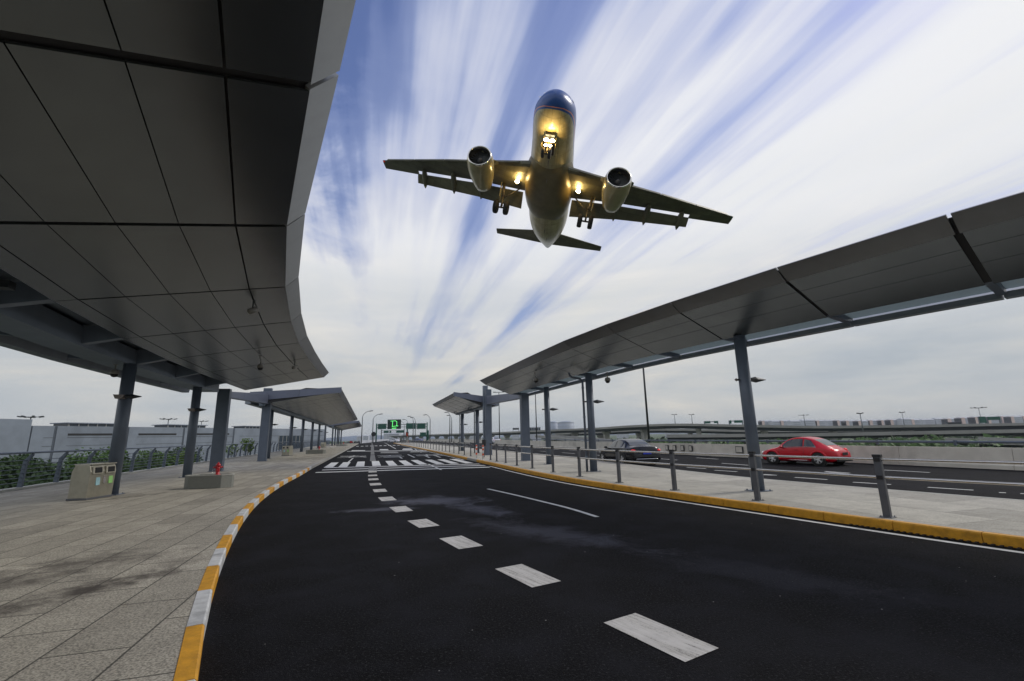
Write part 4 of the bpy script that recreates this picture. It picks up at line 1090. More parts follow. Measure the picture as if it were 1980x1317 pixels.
r = thing('road_sign', 'low green roadside sign at the right foot of the gantry', 'road sign', v3(at(822, 848, 200).xy, 0)); q = at(818, 840, 200) - r.location
b = MB(); b.box((q.x, 0, q.z), 2.6, .15, 1.7); b.build('board', M['signgreen'], r); b = MB(); b.box((q.x, 0, q.z / 2), .15, .15, q.z - .9); b.build('post', M['lampdark'], r)
b = MB(); q = at(826.5, 840, 199) - r.location; b.box((q.x, 0, q.z - .4), .8, .15, 4.2); b.build('tall_panel', M['signgreen'], r)
r = thing('road_sign', 'round dark sign on a post at the left foot of the second street lamp', 'road sign', v3(at(722, 848, 150).xy, 0)); z = at(722, 839.5, 150).z
b = MB(); b.tube([(0, -.05, z), (0, .05, z)], .75, 20); b.build('disc', M['lampdark'], r); b = MB(); b.tube([(0, .1, 0), (0, .1, z + .5)], .07, 8); b.build('post', M['post'], r)
r = thing('warning_panel', 'red and dark chevron panel before the right leg of the gantry', 'warning sign', v3(at(787, 848, 150).xy, 0)); z = at(787, 840, 150).z
b = MB(); b.box((0, 0, z), .9, .1, 1.5); b.build('panel', M['lampdark'], r)
for k in range(3): b = MB(); b.box((0, -.07, z - .45 + k * .42), .8, .03, .16, 0, 0, .5); b.build('stripe', M['orange'], r)
b = MB(); b.tube([(0, .1, 0), (0, .1, z)], .07, 8); b.build('post', M['white'], r)
# low white wall closing the left side of the road's far end
r = thing('far_wall', 'low pale wall curving at the far left end of the road', 'wall', v3(v2(-64, 170), 0))
W0 = catmull([gp(697, 857.5), gp(712, 856), gp(728, 854.2), gp(743, 852.5), gp(752, 851.5)], 3); W0 = [p for p in W0 if p.length < 900]
b = MB(); q = Vector((-64, 170, 0))
for a, c in zip(W0, W0[1:]):
    b.hexa([v3(a, 0) - q, v3(c, 0) - q, v3(c + v2(0, .5), 0) - q, v3(a + v2(0, .5), 0) - q], [v3(a, 1.1) - q, v3(c, 1.1) - q, v3(c + v2(0, .5), 1.1) - q, v3(a + v2(0, .5), 1.1) - q])
b.build('wall', M['whitecar'], r)

# ------------------------------------------------------------------ viaducts
def viaduct(label, pts, width, th, pier_step, ztops=None, pier_w=1.6):
    P = [at(*p) for p in pts]; P = [Vector(p) for p in catmull(P, 6)]
    o = Vector((P[0].x, P[0].y, -7)); r = thing('viaduct', label, 'viaduct', o, group='motorway viaducts beyond the outer road')
    n2 = normals([p.xy for p in P])
    def run(name, prof, m):
        b = MB()
        for i in range(len(P) - 1):
            ra = [P[i] + v3(n2[i] * s, z) - o for s, z in prof]; rb = [P[i + 1] + v3(n2[i + 1] * s, z) - o for s, z in prof]; b.hexa(ra, rb)
        b.build(name, m, r)
    hw = width / 2
    run('deck', [(-hw, -.9), (-hw + 2.2, -1.3), (-hw + 3, -.9 - th), (hw - 3, -.9 - th), (hw - 2.2, -1.3), (hw, -.9)], M['concrete_dk'])
    run('parapet', [(-hw - .15, -1.0), (-hw - .15, 0), (-hw + .2, 0), (-hw + .2, -.895)], M['concrete_lt'])
    run('parapet', [(hw + .15, -1.0), (hw + .15, 0), (hw - .2, 0), (hw - .2, -.895)], M['concrete_lt'])
    path = Path([p.xy for p in P]); t = pier_step / 2; proto = None
    while t < path.L[-1]:
        p, dd = path.at(t)
        z = None
        acc = 0
        for i in range(len(P) - 1):
            l = (P[i + 1].xy - P[i].xy).length
            if acc + l >= t: z = P[i].z + (P[i + 1].z - P[i].z) * (t - acc) / l; break
            acc += l
        zt = z - .95 - th
        nn = Vector((dd.y, -dd.x)); b = MB()
        q = v3(p, 0) - Vector((o.x, o.y, 0)); H_ = zt + 7
        prof = [(-pier_w, 0), (pier_w, 0), (pier_w, H_ - 1.6), (hw * .55, H_ + .02), (-hw * .55, H_ + .02), (-pier_w, H_ - 1.6)]
        dv = v3(dd, 0) * .8
        b.hexa([q + v3(nn * s, zz) - dv for s, zz in prof], [q + v3(nn * s, zz) + dv for s, zz in prof]); b.build('pier', M['concrete_lt'], r)
        t += pier_step
    return r
viaduct('highest arching viaduct deck crossing the whole right background', [(760, 842.5, 620), (880, 838.5, 430), (960, 836, 350), (1060, 831.5, 290), (1161, 827, 250), (1230, 822.5, 228), (1313, 819.3, 212), (1434, 821.5, 200), (1560, 823.8, 195), (1700, 822.5, 188), (1860, 820, 182), (2150, 814, 176)], 10, 1.3, 26)
viaduct('middle viaduct deck tucked just under the arching one', [(1085, 838, 330), (1160, 834.5, 290), (1250, 830, 262), (1330, 829.5, 245), (1434, 831.5, 235), (1520, 831.5, 232), (1700, 829.6, 226), (2150, 820.5, 210)], 10, 1.2, 30)
viaduct('lowest viaduct deck, pale and level, above the trees at right', [(1290, 840.5, 165), (1400, 839.5, 160), (1500, 838.5, 155), (1640, 836.5, 152), (1800, 833.5, 150), (2150, 827, 145)], 9, .9, 24)
viaduct('short low ramp descending beneath the other decks by the storage tanks', [(1050, 841, 210), (1085, 843.5, 170), (1130, 848, 125), (1160, 852, 100)], 7, .8, 30)
viaduct('lowest side ramp among the trees near the right edge', [(1860, 846, 105), (1920, 848, 98), (2000, 850.5, 92), (2150, 855, 84)], 7, .8, 30)

def vsign(label, px0, px1, py0, py1, pyb, Y, boards, m='signgreen'):
    A = at(px0, py1, Y); C = at(px1, py0, Y); bt = at(px0, pyb, Y)
    r = thing('sign_gantry', label, 'sign gantry', (A.x, Y, bt.z), group='sign gantries on the viaducts'); o = r.location; w = C.x - A.x; h = C.z - bt.z
    for x in (0, w): b = MB(); b.bar((x, .3, 0), (x, .3, h), .4, .4, (0, 1, 0)); b.build('post', M['pole'], r)
    b = MB(); b.bar((0, .3, h - .3), (w, .3, h - .3), .35, .35); b.build('beam', M['pole'], r)
    for (u0, u1, v0, v1) in boards:
        b = MB(); b.box((w * (u0 + u1) / 2, 0, h * (v0 + v1) / 2), w * (u1 - u0), .2, h * (v1 - v0)); b.build('sign_board', M[m], r)
vsign('green sign gantry on the arching viaduct, left of the big column, with one wide board', 1363, 1388, 814, 819, 821, 205, [(0, .42, .3, 1), (.7, 1, .35, 1)])
vsign('green sign gantry on the arching viaduct, partly behind the big column', 1411, 1436, 812.5, 819, 822, 205, [(.0, .14, .3, 1), (.35, .95, .45, 1)])
vsign('dark bare sign gantry on the viaduct near the right', 1834, 1858, 816, 822, 832, 186, [(0, 1, .62, 1)], 'lampdark')
vsign('double-legged green sign above the city blocks, leftmost of two near the right edge', 1895, 1905, 805.5, 815, 822, 190, [(0, 1, .25, 1)])
vsign('wide green sign above the city blocks, rightmost of two near the right edge', 1911, 1933, 805.5, 813, 822, 190, [(0, 1, .6, 1)])
vsign('small dark frame gantry above the viaduct left of the rectangular column', 992, 1003, 827, 833, 836, 320, [(0, 1, .55, .9)], 'lampdark')

# storage tanks
def tank(label, px0, px1, pyt, Y):
    a = at(px0, pyt, Y); c = at(px1, pyt, Y); rr = (c.x - a.x) / 2; h = a.z + 7
    r = thing('storage_tank', label, 'storage tank', ((a.x + c.x) / 2, Y, -7), group='white storage tanks')
    b = MB(); b.lathe([(rr, 0), (rr, h)], 40); b.build('shell', M['cablewhite'], r)
    b = MB(); b.lathe([(rr * 1.01, h), (rr * .6, h + 1.1), (.1, h + 1.7)], 40); b.build('roof', M['cablewhite'], r)
    for k in range(4):
        b = MB(); b.lathe([(rr * 1.012, h - 1 - 3 * k), (rr * 1.012, h - .7 - 3 * k)], 40, None, False); b.build('hoop', M['blockgrey'], r)
tank('right, larger white storage tank behind the slim column', 1078, 1110, 817.5, 480); tank('left storage tank, partly hidden by the slim column', 1060, 1079, 817.5, 500)
A = at(1024, 826, 400); C = at(1045, 826, 400)
r = thing('office_building', 'small dark glazed building beside the storage tanks', 'building', (A.x, 400, -7)); b = MB(); b.box(((C.x - A.x) / 2, 5, (A.z + 7) / 2), C.x - A.x, 10, A.z + 7); b.build('wall', M['blockgrey'], r)
for k in range(5): b = MB(); b.box(((C.x - A.x) * (k + .5) / 5, -.1, A.z + 7 - 2.4), (C.x - A.x) / 5 * .8, .2, 3.4); b.build('window', M['darkglass'], r)

# apartment blocks on the horizon
random.seed(4)
def block(px0, px1, pyt, Y, pink):
    A = at(px0, pyt, Y); C = at(px1, pyt, Y); w = C.x - A.x; h = A.z + 7
    r = thing('apartment_block', 'distant pale apartment block with a pink gable, in the row beyond the viaducts' if pink else 'distant grey apartment block in the row beyond the viaducts', 'apartment block', (A.x + w / 2, Y, -7), group='pink gabled blocks on the horizon' if pink else 'grey blocks on the horizon')
    b = MB(); b.box((0, 7, h / 2), w, 14, h); b.build('wall', M['blockgrey'], r)
    if pink: b = MB(); b.box((-w / 2 + w * .13, 6.7, h / 2 + .5), w * .26, 14.8, h + 1.2); b.build('gable', M['blockpink'], r)
    b = MB()
    b.hexa([Vector((-w * .52, -.5, h)), Vector((w * .52, -.5, h)), Vector((w * .52, 14.5, h)), Vector((-w * .52, 14.5, h))], [Vector((-w * .44, 5, h + 2.2)), Vector((w * .44, 5, h + 2.2)), Vector((w * .44, 9, h + 2.2)), Vector((-w * .44, 9, h + 2.2))]); b.build('roof', M['blockgrey'], r)
    for k in range(int(h / 3.2) - 1):
        b = MB(); b.box((w * .08, -.05, h - 2.2 - 3.2 * k), w * .7, .12, .8); b.build('window_band', M['bandgrey'], r)
x = 1473
tops = [(1473, 817), (1540, 815.5), (1650, 816), (1730, 813.5), (1800, 812.5), (1880, 810), (1980, 807)]
def topy(x):
    for (x0, y0), (x1, y1) in zip(tops, tops[1:]):
        if x <= x1: return y0 + (y1 - y0) * (x - x0) / (x1 - x0)
    return 806
while x < 1990:
    w = random.uniform(16, 27); block(x, x + w, topy(x) - 1.6 + random.uniform(-.8, 1.0), random.uniform(820, 980), random.random() < .62); x += w + random.choice((1, 1, 3, 6))
# bluish towers far beyond the road's end and behind the ramps
for (x0, x1, yt, Y) in ((690, 700, 844, 1500), (702, 712, 843, 1400), (716, 726, 841.5, 1500), (742, 772, 839, 900), (776, 786, 840.5, 1000), (1290, 1312, 823.5, 700), (1330, 1352, 825, 720), (1195, 1215, 829, 760), (1375, 1400, 824.5, 760), (905, 930, 840, 900), (990, 1004, 838, 900)):
    block(x0, x1, yt, Y, False)
# low hills along the skyline
b = MB(); n = 120
for i in range(n):
    a0, a1 = R(-75 + 150 * i / n), R(-75 + 150 * (i + 1) / n)
    hh = lambda k: 9 + 7 * math.sin(k * .31) + 4 * math.sin(k * .83 + 1)
    D_ = 2400
    p = [Vector((D_ * math.sin(a0), D_ * math.cos(a0), -7)), Vector((D_ * math.sin(a1), D_ * math.cos(a1), -7))]
    q = [Vector((1.1 * D_ * math.sin(a0), 1.1 * D_ * math.cos(a0), hh(i))), Vector((1.1 * D_ * math.sin(a1), 1.1 * D_ * math.cos(a1), hh(i + 1)))]
    b.face([p[0], p[1], q[1], q[0]])
tag(b.build('hills', mat('hazy_blue_hill', (.10, .14, .20), .9, 0, .2, .005)), kind='structure')

# ------------------------------------------------------------------ vegetation
def leaves(b, c, rad, n, size, squash=.75, seed=0):
    rnd = random.Random(seed)
    for _ in range(n):
        while True:
            p = Vector((rnd.uniform(-1, 1), rnd.uniform(-1, 1), rnd.uniform(-1, 1)))
            if .25 < p.length < 1: break
        p = Vector((p.x * rad, p.y * rad, p.z * rad * squash)) + Vector(c)
        u = Vector((rnd.gauss(0, 1), rnd.gauss(0, 1), rnd.gauss(0, 1))).normalized(); v = u.orthogonal().normalized(); s = size * rnd.uniform(.6, 1.3)
        b.face([p - u * s, p - v * s * .5, p + u * s, p + v * s * .5])
def tree(label, loc, h, rad, seed, leafm, group, nl=16, per=230, leaf=.15, cat='tree'):
    rnd = random.Random(seed); r = thing('leafy_tree', label, cat, loc, group=group)
    b = MB(); b.tube([(0, 0, -.1), (.1, 0, h * .35), (0, .1, h * .75)], [.16, .11, .05], 8)
    for k in range(6):
        a = k * 1.05 + rnd.random(); b.tube([(.05, 0, h * (.35 + .06 * k)), (math.cos(a) * rad * .6, math.sin(a) * rad * .6, h * (.55 + .06 * k))], [.06, .02], 6)
    b.build('trunk', M['trunk'], r)
    b = MB()
    for k in range(nl):
        a = rnd.uniform(0, 6.28); d = rad * rnd.uniform(.15, .75); leaves(b, (math.cos(a) * d, math.sin(a) * d, h * rnd.uniform(.55, .92)), rad * rnd.uniform(.35, .6), per, leaf, .8, seed * 31 + k)
    b.build('crown', leafm, r)
    return r
gname = 'trees below the left railing'
tl = [(-26.5, 16, 7.2, 2.2), (-30.5, 30, 7.0, 2.4), (-34, 44, 7.2, 2.6), (-31, 26, 8.0, 2.6), (-35, 31, 8.3, 2.8), (-30, 20.5, 7.7, 2.5), (-28.5, 17, 7.5, 2.4), (-38, 37, 8.0, 2.8), (-27, 27.5, 7.1, 2.0), (-40, 45, 8.3, 3), (-33, 38.5, 7.6, 2.2), (-24.5, 21.5, 6.6, 1.8), (-41, 52, 8.0, 2.6), (-27, 13, 7.6, 2.4), (-44, 62, 8.4, 3), (-36, 50, 7.5, 2.)]
for k, (x_, y_, h_, r_) in enumerate(tl):
    tree('leafy green tree rising from below, seen through the bars of the left railing', (x_, y_, -7), h_, r_, 20 + k, M['leafdk'] if k % 3 else M['leaf'], gname)
tree('lighter open shrub-like tree behind the railing right of the second left column', (*at(326, 890, 34).xy, -7), 8.3, 1.4, 77, M['leaflt'], gname, 7, 200, .12)
tree('small red-leaved tree behind the railing beside the second left column', (*at(360, 884, 36).xy, -7), 8.4, .6, 78, M['leafred'], gname, 4, 90, .10)
tree('light green sapling tops behind the railing right of the first portal column', (*at(478, 862, 52).xy, -7), 9.4, 1.5, 79, M['leaflt'], gname, 6, 160, .13)
tree('light green tree top between the two portal columns', (*at(452, 862, 50).xy, -7), 9.2, 1.3, 80, M['leaflt'], gname, 6, 160, .13)
b = MB(); rnd = random.Random(5)
for k in range(380):
    Y = rnd.uniform(38, 150) ** 1.0; a = rnd.uniform(.10, 1.5); X = Y * a + 8
    if X < PB.at(PB.near((X, Y)))[0].x + 8: continue
    h = rnd.uniform(-5.6, -3.0) + (Y > 90) * .8
    leaves(b, (X, Y, h), rnd.uniform(2.0, 3.6), 70, rnd.uniform(.35, .6) * (1 + Y / 160), .6, k)
tag(b.build('woodland', M['leaf']), 'green belt of trees filling the ground between the outer road and the viaducts', 'woodland', kind='stuff')
b = MB()
for k in range(240):
    Y = rnd.uniform(120, 420); X = rnd.uniform(-.05, 1.35) * Y + 10
    leaves(b, (X, Y, rnd.uniform(-5.5, -3.4)), rnd.uniform(3, 5), 60, rnd.uniform(1., 1.6), .6, 1000 + k)
for k in range(60):
    Y = rnd.uniform(200, 500); X = -Y * rnd.uniform(.28, .52)
    leaves(b, (X, Y, rnd.uniform(-5.5, -3)), rnd.uniform(3, 6), 60, rnd.uniform(1., 1.6), .6, 3000 + k)
tag(b.build('distant_woodland', M['leafdk']), 'darker distant trees below and behind the viaducts', 'woodland', kind='stuff')
# ------------------------------------------------------------------ cars
def interp(T, x):
    if x <= T[0][0]: return T[0][1]
    for i in range(len(T) - 1):
        if x <= T[i + 1][0]:
            x0, y0 = T[i]; x1, y1 = T[i + 1]; ym = T[i - 1][1] if i else y0; xm = T[i - 1][0] if i else x0 - 1
            yp = T[i + 2][1] if i + 2 < len(T) else y1; xp = T[i + 2][0] if i + 2 < len(T) else x1 + 1
            h = x1 - x0; k = (x - x0) / h; m0 = (y1 - ym) / (x1 - xm) * h; m1 = (yp - y0) / (xp - x0) * h
            lim = 3 * abs(y1 - y0); m0 = max(-lim, min(lim, m0)); m1 = max(-lim, min(lim, m1))
            return (2 * k ** 3 - 3 * k * k + 1) * y0 + (k ** 3 - 2 * k * k + k) * m0 + (-2 * k ** 3 + 3 * k * k) * y1 + (k ** 3 - k * k) * m1
    return T[-1][1]
def car(name, label, spec, paint, o2, heading, lights_rear=True):
    r = thing(name, label, 'car', v3(o2, 0), math.atan2(heading.y, heading.x))
    L = spec['L']; top, belt, W_, wt = spec['top'], spec['belt'], spec['W'], spec['wt']; wr = spec['wr']; axles = spec['axles']
    def ring(x):
        zt, zb, w, t = interp(top, x), interp(belt, x), interp(W_, x), interp(wt, x); zb = min(zb, zt - .02)
        z0 = .19 + max(0, (.25 - x)) * .3 + max(0, x - L + .35) * .35
        zm = z0 + (zb - z0) * .5
        return [(0, z0), (w * .86, z0), (w * .97, z0 + .07), (w * 1.0, zm), (w * .985, zb - .06), (w * .95, zb), (t + (w * .95 - t) * .04, zt - .05), (t * .9, zt - .015), (t * .5, zt), (0, zt)]
    n = 60; b = MB(); rings = []
    for i in range(n + 1):
        x = L * i / n; q = ring(x); q = q + [(-y, z) for y, z in reversed(q[1:-1])]
        rings.append([b.bm.verts.new((-x, y, z)) for y, z in q])
    m = len(rings[0])
    for a, c in zip(rings, rings[1:]):
        for k in range(m):
            f = b.bm.faces.new((a[k], a[(k + 1) % m], c[(k + 1) % m], c[k])); f.smooth = True
    b.bm.faces.new(rings[0]); b.bm.faces.new(rings[-1])
    body = b.build('body', paint, r)
    # wheel-arch flares and dark arches
    for ax in axles:
        for s in (-1, 1):
            w = interp(W_, ax)
            b = MB(); mt = Matrix.Translation((-ax, s * (w - .04), wr)) @ Matrix.Rotation(R(90), 4, 'X')
            b.lathe([(wr + .055, -.055), (wr + .055, .055)], 28, mt); b.build('wheel_arch', M['black'], r)
            b = MB(); pts = [(-ax + (wr + .085) * math.cos(a), s * (w - .012), wr + (wr + .085) * math.sin(a)) for a in [R(-8 + 196 * k / 18) for k in range(19)]]
            b.tube(pts, spec['flare'], 8); b.build('fender', paint, r)
            wh = MB(); mt = Matrix.Translation((-ax, s * (w - .075), wr)) @ Matrix.Rotation(R(90), 4, 'X')
            wh.lathe([(wr * .62, -.10), (wr * .94, -.105), (wr, -.07), (wr, .07), (wr * .94, .105), (wr * .62, .10)], 28, mt); wheel = wh.build('wheel', M['tyre'], r)
            b = MB(); sg = -s
            b.lathe([(wr * .66, .088 * sg), (wr * .62, .104 * sg), (wr * .58, .085 * sg), (wr * .55, .03 * sg)], 28, mt, False)
            for k in range(5):
                a = 2 * math.pi * k / 5
                for da in (-.16, .16):
                    p0 = mt @ Vector((wr * .12 * math.cos(a + da * 2), wr * .12 * math.sin(a + da * 2), .098 * sg)); p1 = mt @ Vector((wr * .60 * math.cos(a + da), wr * .60 * math.sin(a + da), .092 * sg)); b.bar(p0, p1, .028, .03, (0, 1, 0))
            b.lathe([(.055, .09 * sg), (.05, .11 * sg), (.001, .115 * sg)], 14, mt); b.build('rim', M['rim'], wheel)
            b = MB(); b.lathe([(wr * .57, .02 * sg), (.001, .02 * sg)], 20, mt, False); b.build('brake_disc', M['black'], wheel)
    def side_glass(x0, x1, s, lo=.10, hi=.90, k0=0., k1=0.):
        b = MB(); A = []; C = []
        for i in range(11):
            u = i / 10; x = x0 + (x1 - x0) * u; q = ring(x); p5, p6 = q[5], q[6]
            xl = x; xh = x0 + k0 + (x1 + k1 - x0 - k0) * u; q2 = ring(xh); a5, a6 = q2[5], q2[6]
            A.append(Vector((-xl, s * (p5[0] + (p6[0] - p5[0]) * lo + .012), p5[1] + (p6[1] - p5[1]) * lo + .004)))
            C.append(Vector((-xh, s * (a5[0] + (a6[0] - a5[0]) * hi + .012), a5[1] + (a6[1] - a5[1]) * hi + .004)))
        b.quadstrip(A, C); b.build('side_window', M['glass'], r)
    for s in (-1, 1):
        for (x0, x1, k0, k1) in spec['side']: side_glass(x0, x1, s, .08, .90, k0, k1)
        b = MB(); pts = []
        for i in range(13):
            x = spec['side'][0][0] + (spec['side'][-1][1] - spec['side'][0][0]) * i / 12; q = ring(x)[5]; pts.append((-x, s * (q[0] + .012), q[1] + .012))
        b.tube(pts, .012, 6); b.build('window_trim', M['chrome'], r)
        b = MB(); x = spec['mirror']; q = ring(x)[5]; b.ico((-x, s * (q[0] + .13), q[1] + .05), .11, 2, (.7, 1, .65)); b.bar((-x, s * (q[0] - .02), q[1]), (-x, s * (q[0] + .1), q[1] + .03), .05, .04); b.build('mirror', paint, r)
        for xh in spec['handles']:
            b = MB(); q = ring(xh)[4]; b.box((-xh, s * (q[0] + .02), q[1] - .07), .2, .03, .03); b.build('door_handle', spec['trim'] and M['chrome'] or paint, r)
        for xd in spec['doors']:
            b = MB(); pts = [(-xd, s * (ring(xd)[j][0] + .003), ring(xd)[j][1]) for j in (2, 3, 4, 5)]; b.tube(pts, .005, 4); b.build('door_gap', M['black'], r)
        b = MB(); b.tube([(-axles[0] - wr - .2, s * (interp(W_, 2.) * .985 + .01), .27), (-axles[1] + wr + .2, s * (interp(W_, 2.) * .985 + .01), .27)], .018, 6); b.build('sill_trim', M['chrome'], r)
        b = MB(); xl = spec['tail'][0]; q = ring(xl)
        b.ico((-xl, s * q[4][0] * spec['tail'][2], spec['tail'][1]), .13, 2, spec['tail'][3]); b.build('tail_light', M['taillight'], r)
        b = MB(); b.ico((-spec['head'][0], s * ring(spec['head'][0])[4][0] * .86, spec['head'][1]), .13, 2, (.8, .9, .8)); b.build('headlight', M['chrome'], r)
    def screen(x0, x1, nm):
        b = MB(); A = []; C = []
        for i in range(9):
            x = x0 + (x1 - x0) * i / 8; q = ring(x); A.append(Vector((-x, q[7][0] * .98, q[7][1] + .012))); C.append(Vector((-x, -q[7][0] * .98, q[7][1] + .012)))
        mid = [Vector((a.x, 0, interp(top, -a.x) + .014)) for a in A]
        b.quadstrip(A, mid); b.quadstrip(mid, C); b.build(nm, M['glass'], r)
    screen(*spec['wind'], 'windscreen'); screen(*spec['rear'], 'rear_window')
    b = MB(); b.box((-L - .015, 0, spec['plate']), .02, .46, .14); b.build('number_plate', M['plate'] if spec['trim'] else M['capblack'], r)
    b = MB(); b.box((-L + .05, 0, .30), .12, 1.3, .16); b.build('rear_bumper', M['black'], r, bevel=.03)
    if spec['trim']:
        b = MB(); b.tube([(-L + .04, -.72, .40), (-L - .02, -.5, .40), (-L - .02, .5, .40), (-L + .04, .72, .40)], .018, 6); b.build('bumper_trim', M['chrome'], r)
    return r
beetle = dict(L=4.28, wr=.335, axles=(.88, 3.42), flare=.06, trim=False, plate=.62,
    top=[(0, .45), (.05, .60), (.25, .76), (.7, .90), (1.1, .98), (1.4, 1.19), (1.8, 1.41), (2.3, 1.51), (2.75, 1.48), (3.2, 1.34), (3.6, 1.12), (3.95, .92), (4.15, .80), (4.25, .62), (4.28, .45)],
    belt=[(0, .42), (.25, .68), (.7, .80), (1.2, .90), (2, .95), (3, .97), (3.5, .95), (3.9, .86), (4.2, .68), (4.28, .42)],
    W=[(0, .55), (.2, .76), (.6, .88), (1.3, .84), (2, .84), (2.9, .86), (3.4, .91), (3.9, .83), (4.2, .66), (4.28, .52)],
    wt=[(0, .40), (.6, .55), (1.2, .66), (1.8, .62), (2.6, .60), (3.2, .58), (3.8, .50), (4.28, .38)],
    side=[(1.35, 2.62, .36, -.02), (2.68, 3.35, .0, -.34)], mirror=1.5, handles=(2.25,), doors=(1.3, 2.66), tail=(4.0, .80, .80, (.7, .8, .8)), head=(.22, .62), wind=(1.22, 1.78), rear=(3.12, 3.72))
sedan = dict(L=4.88, wr=.335, axles=(.95, 3.76), flare=.028, trim=True, plate=.72,
    top=[(0, .45), (.05, .64), (.3, .78), (1.0, .92), (1.45, .99), (1.9, 1.26), (2.25, 1.42), (2.7, 1.475), (3.2, 1.45), (3.7, 1.32), (4.1, 1.14), (4.35, 1.08), (4.75, 1.06), (4.85, .92), (4.88, .5)],
    belt=[(0, .42), (.3, .70), (1, .84), (1.5, .93), (3, .96), (4, .98), (4.6, .96), (4.82, .8), (4.88, .45)],
    W=[(0, .58), (.2, .80), (.6, .90), (2, .915), (3.8, .915), (4.4, .88), (4.75, .82), (4.88, .76)],
    wt=[(0, .45), (.8, .66), (1.3, .72), (2, .62), (3.2, .60), (3.8, .60), (4.3, .70), (4.88, .62)],
    side=[(1.75, 2.68, .42, -.02), (2.76, 3.55, .0, -.08), (3.60, 4.0, .0, -.28)], mirror=1.72, handles=(2.45, 3.5), doors=(1.6, 2.72, 3.6), tail=(4.74, .86, .86, (.7, 1.3, .55)), head=(.28, .64), wind=(1.40, 2.12), rear=(3.42, 4.12))
hb = v2(-.50, .866).normalized(); lb = v2(-hb.y, hb.x)
car('red_car', 'shiny red rounded coupe driving away on the outer road, right of the big leaning column', beetle, M['redcar'], v2(13.60, 24.55) + hb * .88 - lb * .80, hb).scale = (.89, 1, .90)
hs = v2(-.20, .98).normalized(); ls = v2(-hs.y, hs.x)
rw = gp(1207, 900.5); car('black_car', 'black sedan with blue number plate on the outer road, behind the guard rail', sedan, M['blackcar'], rw + hs * 3.76 - ls * .84, hs).scale = (1, 1, .96)
p = gp(962, 858.2); car('white_car', 'small distant white car on the outer road beside the twin portal column', sedan, M['whitecar'], p + DD * 4.88, DD)
p = at(751, 852, 190).xy; car('parked_car', 'tiny silver-blue car at the far end, below the left green sign', sedan, M['whitecar'], v2(p.x, p.y), v2(-.9, .3).normalized())
p = at(797, 852, 200).xy; car('parked_car', 'tiny dark blue car at the far end, beside the red and white far bollard', sedan, M['bluecar'], v2(p.x, p.y), v2(-.9, .3).normalized())
# parked motor scooter far down the left pavement
c = gp(681, 857.6, .15); r = thing('motor_scooter', 'tiny dark motor scooter with red panels parked far down the left pavement', 'scooter', v3(c, .15), .4)
for x in (-.6, .6):
    b = MB(); b.lathe([(.2, -.06), (.27, -.05), (.27, .05), (.2, .06)], 16, Matrix.Translation((x, 0, .27)) @ Matrix.Rotation(R(90), 4, 'X')); b.build('wheel', M['tyre'], r)
b = MB(); b.hexa([Vector(v) for v in ((-.8, -.16, .35), (.2, -.16, .3), (.2, .16, .3), (-.8, .16, .35))], [Vector(v) for v in ((-.85, -.14, .8), (0, -.14, .75), (0, .14, .75), (-.85, .14, .8))]); b.build('body', M['red'], r)
b = MB(); b.box((-.4, 0, .86), .8, .3, .14); b.build('seat', M['capblack'], r, bevel=.03)
b = MB(); b.tube([(.6, 0, .3), (.45, 0, 1.1)], .05, 8); b.tube([(.42, -.35, 1.12), (.42, .35, 1.12)], .025, 8); b.build('handlebar', M['capblack'], r)
b = MB(); b.hexa([Vector(v) for v in ((.35, -.2, .3), (.5, -.2, .3), (.5, .2, .3), (.35, .2, .3))], [Vector(v) for v in ((.3, -.18, 1.0), (.4, -.18, 1.0), (.4, .18, 1.0), (.3, .18, 1.0))]); b.build('leg_shield', M['white'], r)

